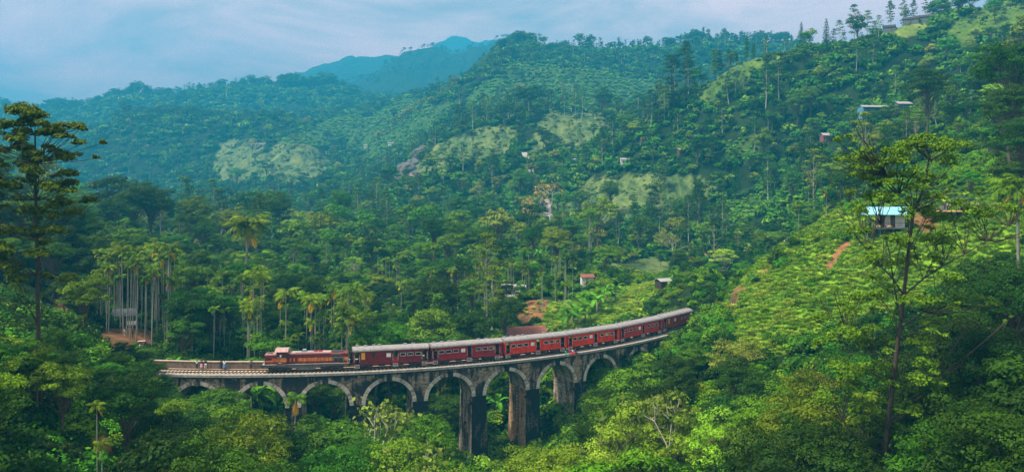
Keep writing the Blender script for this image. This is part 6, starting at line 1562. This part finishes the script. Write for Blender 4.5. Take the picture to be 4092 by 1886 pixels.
# ridge lines against the sky
def ridge(D, pts, n, kinds, h0, h1):
    k_ = FD(D) / D * 0.92; D = FD(D); h0 *= k_; h1 *= k_
    xs = [p[0] for p in pts]
    for k in range(n):
        px = R_.uniform(xs[0], xs[-1]); dens = np.interp(px, xs, [p[1] for p in pts])
        if R_.random() > dens: continue
        d_ = D + R_.uniform(-22, 22); T(str(R_.choice(kinds)), px, d_, h=R_.uniform(h0, h1))
ridge(1100, [(1900, .6), (2000, 1), (2120, 1), (2180, .15), (2230, .1), (2400, .35), (2600, .5), (2800, 1), (3000, .9), (3200, .7)], 330, ['far_tall', 'far_slim', 'far_slim', 'far_dark'], 12, 24)
ridge(1100, [(1960, .8), (2120, 1)], 40, ['far_dark', 'far_tall'], 14, 24)
for px in (2312, 2365, 2258, 2400): T('far_tall' if px != 2312 else 'far_dark', px, FD(1098), h=28 if px in (2312, 2365) else 17)
ridge(1120, [(540, .8), (700, 1), (1000, 1), (1080, 1)], 120, ['far_dark', 'far_blue', 'far_tall'], 10, 17)
ridge(960, [(1500, .5), (1700, .45), (1850, .5), (1950, .12)], 90, ['far_slim', 'far_tall', 'far_grey'], 10, 17)
ridge(1500, [(-200, 1), (120, 1), (330, .9), (420, 1), (560, 1), (700, .7), (900, .45), (1080, .6), (1120, 1), (1320, 1), (1400, .8), (1520, .4)], 560, ['far_dark', 'far_blue', 'far_tall', 'far_slim'], 12, 24)
ridge(1500, [(520, 1), (570, 1)], 12, ['far_tall', 'far_dark'], 24, 32); ridge(1500, [(1120, 1), (1330, 1)], 60, ['far_dark', 'far_blue'], 20, 30)
ridge(2050, [(1180, .6), (1620, 1), (1760, 1), (1850, .6), (2000, .8), (2150, .8)], 260, ['far_dark', 'far_slim', 'far_slim'], 8, 14)
for D in (1210, 1290, 1360, 1430):
    ridge(D, [(-300, 1), (1500, 1), (2000, .8), (3000, .5)], 420, ['far_dark', 'far_blue', 'far_mid'], 9, 16)
for D in (1560, 1640, 1980, 1900):
    ridge(D, [(-300, 1), (1500, 1), (2300, .8)], 230, ['far_dark', 'far_blue'], 10, 18)
print('TREES', len(items))

# --- which trees show: sweep from near to far over photo columns
items.sort(key=lambda i: i['D'])
colmin = np.full(520, 1e9)
bridge_cols = None
for it in items:
    D = it['D']; top = HY + (CAMZ - it['z'] - it['h']) / D * FPX; hw = max(2.0, it['w'] / 2 / D * FPX)
    a = int(max(0, (it['px'] - hw) / 8)); b = int(min(519, (it['px'] + hw) / 8))
    it['top'] = top; it['vis'] = 0
    if b < 0 or a > 511 or b < a or top > 1880: continue
    seg = np.minimum(colmin[a:b + 1], 1886); ph = it['h'] / D * FPX
    it['vis'] = float(np.sum(np.clip(seg - max(top, 0), 0, ph))) * 8
    cm_ = max(1, int((b - a) * .22)); colmin[a + cm_:b + 1 - cm_] = np.minimum(colmin[a + cm_:b + 1 - cm_], top + ph * .12)
cats = {}
for it in items:
    nm = NICE[it['kind']][0]; c = {'areca_palm': 'palm', 'coconut_palm': 'palm', 'banana_plant': 'banana'}.get(nm, 'tree'); it['cat'] = c; cats.setdefault(c, []).append(it)
for c, lst in cats.items():
    lst.sort(key=lambda i: -(i['vis'] + (1e9 if i['fixed'] and i['vis'] > 0 else 0)))
    for k, it in enumerate(lst): it['thing'] = k < 296 and it['vis'] > 0
    print(c, len(lst), sum(i['thing'] for i in lst))
REG = [  # (D0, D1, px0, px1, phrase)
 (0, 139, -999, 700, 'beside the tall umbrella tree'), (0, 139, 700, 1250, 'before the arches under the locomotive'), (0, 139, 1250, 1850, 'before the middle arches'),
 (0, 139, 1850, 2350, 'at the feet of the tallest piers'), (0, 139, 2350, 2980, 'before the last arches'), (0, 139, 2980, 3450, 'below the grassy slope'), (0, 139, 3450, 9999, 'around the big forked tree'),
 (139, 200, -999, 640, 'around the dirt clearing'), (139, 200, 640, 1045, 'behind the people on the viaduct'), (139, 200, 1045, 1405, 'behind the locomotive'), (139, 200, 1405, 1720, 'behind the yellow panelled coach'), (139, 200, 1720, 2010, 'behind the second coach'),
 (139, 200, 2010, 2300, 'around the red tiled house'), (139, 200, 2300, 2840, 'between meadow and last coaches'), (139, 240, 2840, 3440, 'along the crest by the hut'), (139, 300, 3440, 9999, 'above the blue roofed hut'),
 (200, 300, -999, 700, 'rising behind the palm grove'), (200, 300, 700, 1400, 'in the valley above the locomotive'), (200, 300, 1400, 2010, 'in the valley above the first coaches'), (200, 300, 2010, 2500, 'around the white roofed house'), (200, 300, 2500, 3440, 'behind the grassy knoll'),
 (300, 450, -999, 1300, 'in the valley beyond the palms'), (300, 450, 1300, 2300, 'in the valley by the lane'), (300, 450, 2300, 2860, 'round the two pointed conifers'), (300, 450, 2860, 3250, 'around the tea terrace'), (300, 450, 3250, 9999, 'around the blue house'),
 (450, 640, -999, 1900, 'by the long white building'), (450, 640, 1900, 2560, 'above the pink bare tree'), (450, 640, 2560, 2860, 'by the tallest gum trees'), (450, 640, 2860, 3380, 'below the skyline trees'), (450, 640, 3380, 9999, 'around the hilltop cabins'),
 (640, 1e9, -999, 1500, 'round the hazy bald hill'), (640, 1e9, 1500, 2150, 'above the rocky spur'), (640, 1e9, 2150, 9999, 'along the far ridge')]
ORD = ['first', 'second', 'third', 'fourth', 'fifth', 'sixth', 'seventh', 'eighth', 'ninth', 'tenth', 'eleventh', 'twelfth', 'thirteenth', 'fourteenth', 'fifteenth', 'sixteenth', 'seventeenth', 'eighteenth', 'nineteenth', 'twentieth']
def ordn(k):
    if k < 20: return ORD[k]
    t = ['twenty', 'thirty', 'forty', 'fifty', 'sixty', 'seventy', 'eighty', 'ninety'][(k + 1) // 10 - 2]; u = (k + 1) % 10
    return (t + '-' + ORD[u - 1]) if u else t[:-1] + 'ieth'
bk = {}
for it in items:
    if not it['thing']: continue
    rg = next((r for r in REG if r[0] <= it['D'] < r[1] and r[2] <= it['px'] < r[3]), REG[-1]); it['reg'] = rg[4]
    bk.setdefault((NICE[it['kind']][1], rg[4]), []).append(it)
GN = {'palm': 'palms of the valley', 'banana': 'banana plants', 'tree': 'trees of the hillsides'}
for (nm, rg), lst in bk.items():
    lst.sort(key=lambda i: i['px'])
    for k, it in enumerate(lst):
        lab = f"{nm} {rg}" if len(lst) == 1 else f"{ordn(k)} {nm} from the left, {rg}"
        plant_tree(it['kind'], it['v'], it['x'], it['y'], it['z'], it['rot'], it['sc'], lab, GN[it['cat']] + ' ' + rg)
rest = [i for i in items if not i['thing'] and (i['D'] > 300 or i['vis'] >= 0)]
for nm, c in (('forest', 'tree'), ('palm_grove', 'palm'), ('banana_grove', 'banana')):
    L0 = [i for i in rest if i['cat'] == c]
    if L0: scatter(nm, sorted(set(i['kind'] for i in L0)), [(i['x'], i['y'], i['z'], i['rot'], i['sc'], i['kind']) for i in L0], {'tree': 'mass of further forest trees covering the valley and hills', 'palm': 'mass of further palms in the groves', 'banana': 'more banana plants in the groves'}[c])

# --- the two big near trees, pad by pad as the photo shows them
def big_tree(name, label, D, trunk, r0, branches, pads, leafm, leaf, per, flat, depth, bark, seed, wide=1.2, extra=0):
    rng = np.random.default_rng(seed); base = at(trunk[0][0], trunk[0][1], D); g = gz(base.x, D); base.z = min(base.z, g)
    root = empty(name, base, 0, label, 'tree'); k = D / FPX
    def loc(px, py, dy=0.0): p = at(px, py, D); p.y += dy; return np.array(p - base)
    tb = MB(); P = [np.array([0, 0, -1.0])] + [loc(*t[:2]) for t in trunk]
    tb.tube(P, [r0 * (1.05 - 0.88 * i / len(P)) for i in range(len(P))], 9, cap=False)
    ends = []
    for br in branches:
        Q = [loc(x, y, d) for x, y, d in br]; tb.tube(Q, [r0 * .34 * (1 - .75 * i / len(Q)) for i in range(len(Q))], 6, cap=False); ends += Q
    lv = Leaves(); TP = np.array(P + ends)
    pads = list(pads)
    for q in range(extra):
        a = pads[int(rng.integers(0, len(pads)))]; pads.append((a[0] + rng.normal() * 45, a[1] + rng.normal() * 40 + 12, a[2] * rng.uniform(.4, .8)))
    for (px, py, rp) in pads:
        dy = rng.uniform(-1, 1) * depth; c = loc(px, py, dy); r = rp * k * wide
        lv.clump(rng, c, (r, r, r * flat), int(per * r * r), leaf, low=-0.25, up=0.5, inner=0.4)
        for q in range(3):
            c2 = c + rng.normal(size=3) * np.array([r * .7, r * .7, r * .22]); lv.clump(rng, c2, (r * .55, r * .55, r * .55 * flat), int(per * r * r * .3), leaf, low=-0.25, up=.5)
        # limb from the nearest lower point of the wood
        dd = np.linalg.norm(TP - (c - [0, 0, 2.0]), axis=1) + np.where(TP[:, 2] > c[2] - .3, 50, 0); st = TP[int(np.argmin(dd))]
        limb(tb, st, c - np.array([0, 0, r * flat * .4]), r0 * .16, 0.03, rng, 5, -0.04, 5, .04)
    link('crown', lv.mesh('crown', leafm), root); link('trunk', tb.mesh('trunk', bark, True), root); return root
big_tree('umbrella_tree', 'tallest umbrella crowned tree with layered dark pads and a bare straight trunk', 78,
  [(160, 1640), (158, 1500), (152, 1300), (150, 1100), (147, 950), (143, 800), (142, 650), (140, 540)], 0.27, [],
  [(136,457,66),(83,487,50),(190,472,55),(235,500,50),(265,528,42),(50,500,40),(152,520,48),(197,540,42),(91,530,40),(318,572,30),(296,556,26),(258,622,42),(296,637,32),(227,607,34),(20,551,55),(45,585,50),(5,513,40),(144,622,40),(91,607,32),
   (174,690,52),(68,660,52),(15,652,46),(265,697,48),(227,735,46),(280,758,42),(190,743,46),(76,750,56),(30,720,46),(326,804,38),(227,826,48),(258,850,42),(136,850,48),(60,850,56),(10,820,50),(152,925,50),(23,930,60),(230,925,50),(90,1000,55),(200,1010,50),(20,1060,60),(120,1110,50),(230,1120,45),(-60,600,60),(-50,750,60),(-60,900,60)],
  M['leaf_umbrella'], 0.30, 480, 0.62, 3.4, M['bark_dark'], 501, 0.78, 55)
big_tree('forked_tree', 'biggest dark trunked feathery tree forking high in front of the grassy slope', 72,
  [(3530, 1886), (3548, 1700), (3570, 1520), (3590, 1350), (3612, 1180), (3630, 1000), (3650, 850), (3690, 760), (3712, 640), (3700, 580)], 0.25,
  [[(3600,1310,0),(3700,1250,.5),(3780,1232,1),(3855,1212,1.2)], [(3612,1180,0),(3680,1110,-.5),(3740,1060,-1),(3820,1010,-1.4),(3900,960,-1.6),(3980,900,-1.8),(4010,850,-2)], [(3600,1290,0),(3595,1150,1),(3585,1000,1.6),(3560,900,2)],
   [(3535,1810,0),(3430,1775,-.6),(3350,1670,-1)], [(3560,1680,0),(3650,1610,.6),(3700,1560,1)], [(3612,1180,0),(3560,1110,-.4),(3500,1060,-1),(3440,1000,-1.4)], [(3650,850,0),(3600,780,.5),(3560,700,1)], [(3575,1480,0),(3500,1400,.7),(3410,1340,1.2)]],
  [(3500,640,44),(3560,612,40),(3620,590,42),(3680,575,40),(3740,600,44),(3790,640,36),(3450,700,40),(3540,720,40),(3620,700,36),(3700,720,40),(3500,800,38),(3430,840,36),(3580,850,34),(3720,850,38),(3810,880,40),(3860,845,34),(3470,930,42),(3560,960,36),(3700,960,40),(3790,960,34),(3440,1030,40),(3540,1060,42),(3660,1060,36),(3750,1100,40),(3910,860,40),(3960,840,34),(4010,830,30),(3400,1240,36),(3460,1200,42),(3540,1180,38),(3680,1200,40),(3860,1200,34),(3360,1320,44),(3450,1360,46),(3520,1330,40),(3640,1360,44),(3720,1300,36),(3330,1450,50),(3420,1500,50),(3520,1480,44),(3640,1500,46),(3300,1600,50),(3700,1540,44),(3650,1640,44),(3470,1640,46)],
  M['leaf_feather'], 0.21, 420, 0.8, 2.4, M['bark_dark'], 502, 1.0, 240)

# --- undergrowth, grass and tea: stuff
ug = []; gr = []; te = []
def sprinkle(D0, D1, sp, fn, pxa=-350, pxb=4450):
    D = D0; XS = []; 
    while D < D1:
        n = max(1, int((pxb - pxa) / FPX * D / sp)); px = pxa + (np.arange(n) + R_.random(n)) * (pxb - pxa) / n; d = D + R_.uniform(-.9, .9, n) * sp
        px = pxa + R_.random(n) * (pxb - pxa); XS.append(np.stack([(px - CX) / FPX * d, d], 1)); D += sp
    XY = np.concatenate(XS); Z = ground(XY[:, 0], XY[:, 1]); zi = zone_at(XY[:, 0], XY[:, 1], Z)
    rr = R_.random((len(XY), 3)); tr_ = trk_coords(XY[:, 0], XY[:, 1])[1]
    pxx = CX + XY[:, 0] / XY[:, 1] * FPX
    for (x, y), z, k, r, q, px_ in zip(XY, Z, zi, rr, tr_, pxx):
        if -4.3 < q < 3.9 and y < 260 and -1.6 < z < 0.1:
            continue
        fn(x, y, z, ZN[k], r, px_)
def near_fn(x, y, z, zn, r, px):
    if zn == 'soil': return
    near_house = any(math.hypot(hx - x, hy - y) < hr * .55 for hx, hy, hr in HOUSES)
    if near_house: return
    if zn in ('forest',):
        if 590 < px < 1040 and 140 < y < 147.5: ug.append((x, y, z - .2, r[2] * 6.28, .45 + .35 * r[0], 'bush_lime' if r[1] < .6 else 'bush_bush')); return
        s = .6 + 1.1 * r[0]
        if z > -3.5 and abs(np.hypot(x - TCX, y - TCY) - TR) < 9: s *= .6
        dark = px < 650 or px > 3450  # near both side edges, darker bushes imitate the dimmed corners
        k = ('bush_dark' if r[1] < .65 else 'bush_mid' if r[1] < .9 else 'bush_bush') if dark else ('bush_bush' if r[1] < .25 else 'bush_mid' if r[1] < .50 else 'bush_dark' if r[1] < .86 else 'bush_lime' if r[1] < .93 else 'bush_olive')  # elsewhere the dark bushes also stand in for shade in gaps between trees
        ug.append((x, y, z - .2, r[2] * 6.28, s, k))
    elif zn in ('grass', 'meadow'):
        if fbm(np.array([x / 13]), np.array([y / 13]), 3, 1)[0] > .13 and r[1] < .42: ug.append((x, y, z - .2, r[2] * 6.28, .5 + .9 * r[0], 'bush_mid' if r[2] < .45 else 'bush_dark' if r[2] < .7 else 'bush_bush')); return
        c = fbm(np.array([x / 7]), np.array([y / 7]), 2, 3)[0]
        if r[1] < .03 + max(0, c) * .16: ug.append((x, y, z - .2, r[2] * 6.28, .3 + .8 * r[0] ** 2, 'bush_lime' if r[2] < .25 else 'bush_bush' if r[2] < .6 else 'bush_mid'))
    elif zn == 'drygrass':
        if r[1] < .45: ug.append((x, y, z - .2, r[2] * 6.28, .4 + .7 * r[0], 'bush_silver' if r[2] < .3 else 'bush_bush'))
def far_fn(x, y, z, zn, r, px):
    if zn == 'forest': ug.append((x, y, z - .3, r[2] * 6.28, (1.1 + 1.6 * r[0]) * (1 + (y - 300) / 900), 'far_bush' if r[1] < .08 else 'far_bush_dark'))
    elif zn in ('farea', 'hillgrass') and r[1] < .3 : ug.append((x, y, z - .3, r[2] * 6.28, (.3 + .8 * r[0] ** 2) * (1 + (y - 300) / 900), 'far_bush'))
sprinkle(56, 130, 1.9, near_fn); sprinkle(130, 300, 2.7, near_fn); sprinkle(136, 192, 2.1, near_fn, 1750, 2950); sprinkle(140, 148, 1.3, near_fn, 590, 1040); sprinkle(197, 214, 1.3, near_fn, 2690, 2920); sprinkle(300, 620, 5.0, far_fn); sprinkle(620, 1950, 11.0, far_fn)
def grass_fn(x, y, z, zn, r, px):
    if zn in ('grass', 'meadow') or (zn == 'soil' and r[1] < .03):
        c = fbm(np.array([x / 5]), np.array([y / 5]), 3, 1)[0]
        gr.append((x, y, z - .05, r[2] * 6.28, (.5 + .75 * r[0] ** 2), 'tuft_silver' if c > .10 and r[1] < .6 or r[1] < .03 else 'tuft_dark' if c < -.12 and r[1] < .6 else 'tuft_green'))
sprinkle(124, 236, 0.62, grass_fn, 2050, 4300)
def scrub_fn(x, y, z, zn, r, px):
    if zn in ('drygrass', 'hillgrass', 'lawn', 'farea') :
        c = fbm(np.array([x / 9]), np.array([y / 14]), 3, 2)[0]
        if (r[1] < .18 + 1.6 * c or r[1] < .06) and (zn != 'farea' or r[2] < .4): ug.append((x, y, z - .25, r[2] * 6.28, (.35 + 1.1 * r[0] ** 2) * (.6 + y / 1100) * (.6 if zn == 'lawn' else 1), 'far_scrub'))
sprinkle(380, 640, 2.6, scrub_fn, 1500, 4400); sprinkle(640, 1250, 4.2, scrub_fn, 700, 3000)
def row_fn(D0, D1, sp, rowgap, kind, zones, sc):
    """hedges of tea follow the contours: bushes sit where the height falls on a row"""
    def f(x, y, z, zn, r, px):
        if zn in zones:
            ph = (z + fbm(np.array([x / 25]), np.array([y / 25]), 2, 0)[0] * 3) / rowgap; fr = ph - math.floor(ph)
            if fr < .62: te.append((x, y, z - .1, r[2] * 6.28, sc * (.8 + .5 * r[0]), kind))
    sprinkle(D0, D1, sp, f, 1050, 4400)
row_fn(160, 232, 1.0, 1.0, 'tea_bush', ('tea',), 1.0); row_fn(300, 510, 1.8, 2.2, 'far_tea', ('tea',), 1.35); row_fn(820, 1350, 6.0, 7.5, 'far_tea', ('farea',), 3.0)
# tea plants on the shady near slope
def left_tea(x, y, z, zn, r, px):
    if zn == 'forest' and r[1] < .8: te.append((x, y, z - .1, r[2] * 6.28, .9 + .6 * r[0], 'tea_bush'))
sprinkle(56, 96, 1.7, left_tea, -200, 640)
scatter('undergrowth', sorted(set(u[5] for u in ug)), ug, 'dense bushes and undergrowth covering the ground between the trees')
scatter('grass', ['tuft_green', 'tuft_silver', 'tuft_dark'], gr, 'long bright and silvery grass on the open slopes')
scatter('tea_bushes', sorted(set(u[5] for u in te)), te, 'rows of clipped tea bushes on the slopes')
print('UG', len(ug), 'GR', len(gr), 'TE', len(te))

# ------------------------------------------------------------------ haze
hz = MB(); hz.box(-6000, 6000, -400, 5300, -70, 1030)
m, nt, o = mat('haze'); pv = N(nt, 'ShaderNodeVolumePrincipled')
pv.inputs['Color'].default_value = (*HAZE_COL, 1); pv.inputs['Density'].default_value = HAZE_DENSITY; pv.inputs['Absorption Color'].default_value = (0.12, 0.0, 0, 1); pv.inputs['Anisotropy'].default_value = 0.0
L(nt, pv.outputs[0], o.inputs['Volume']); ob = hz.build('haze', m); tag(ob, kind='stuff')
m.cycles.homogeneous_volume = True if hasattr(m.cycles, 'homogeneous_volume') else None
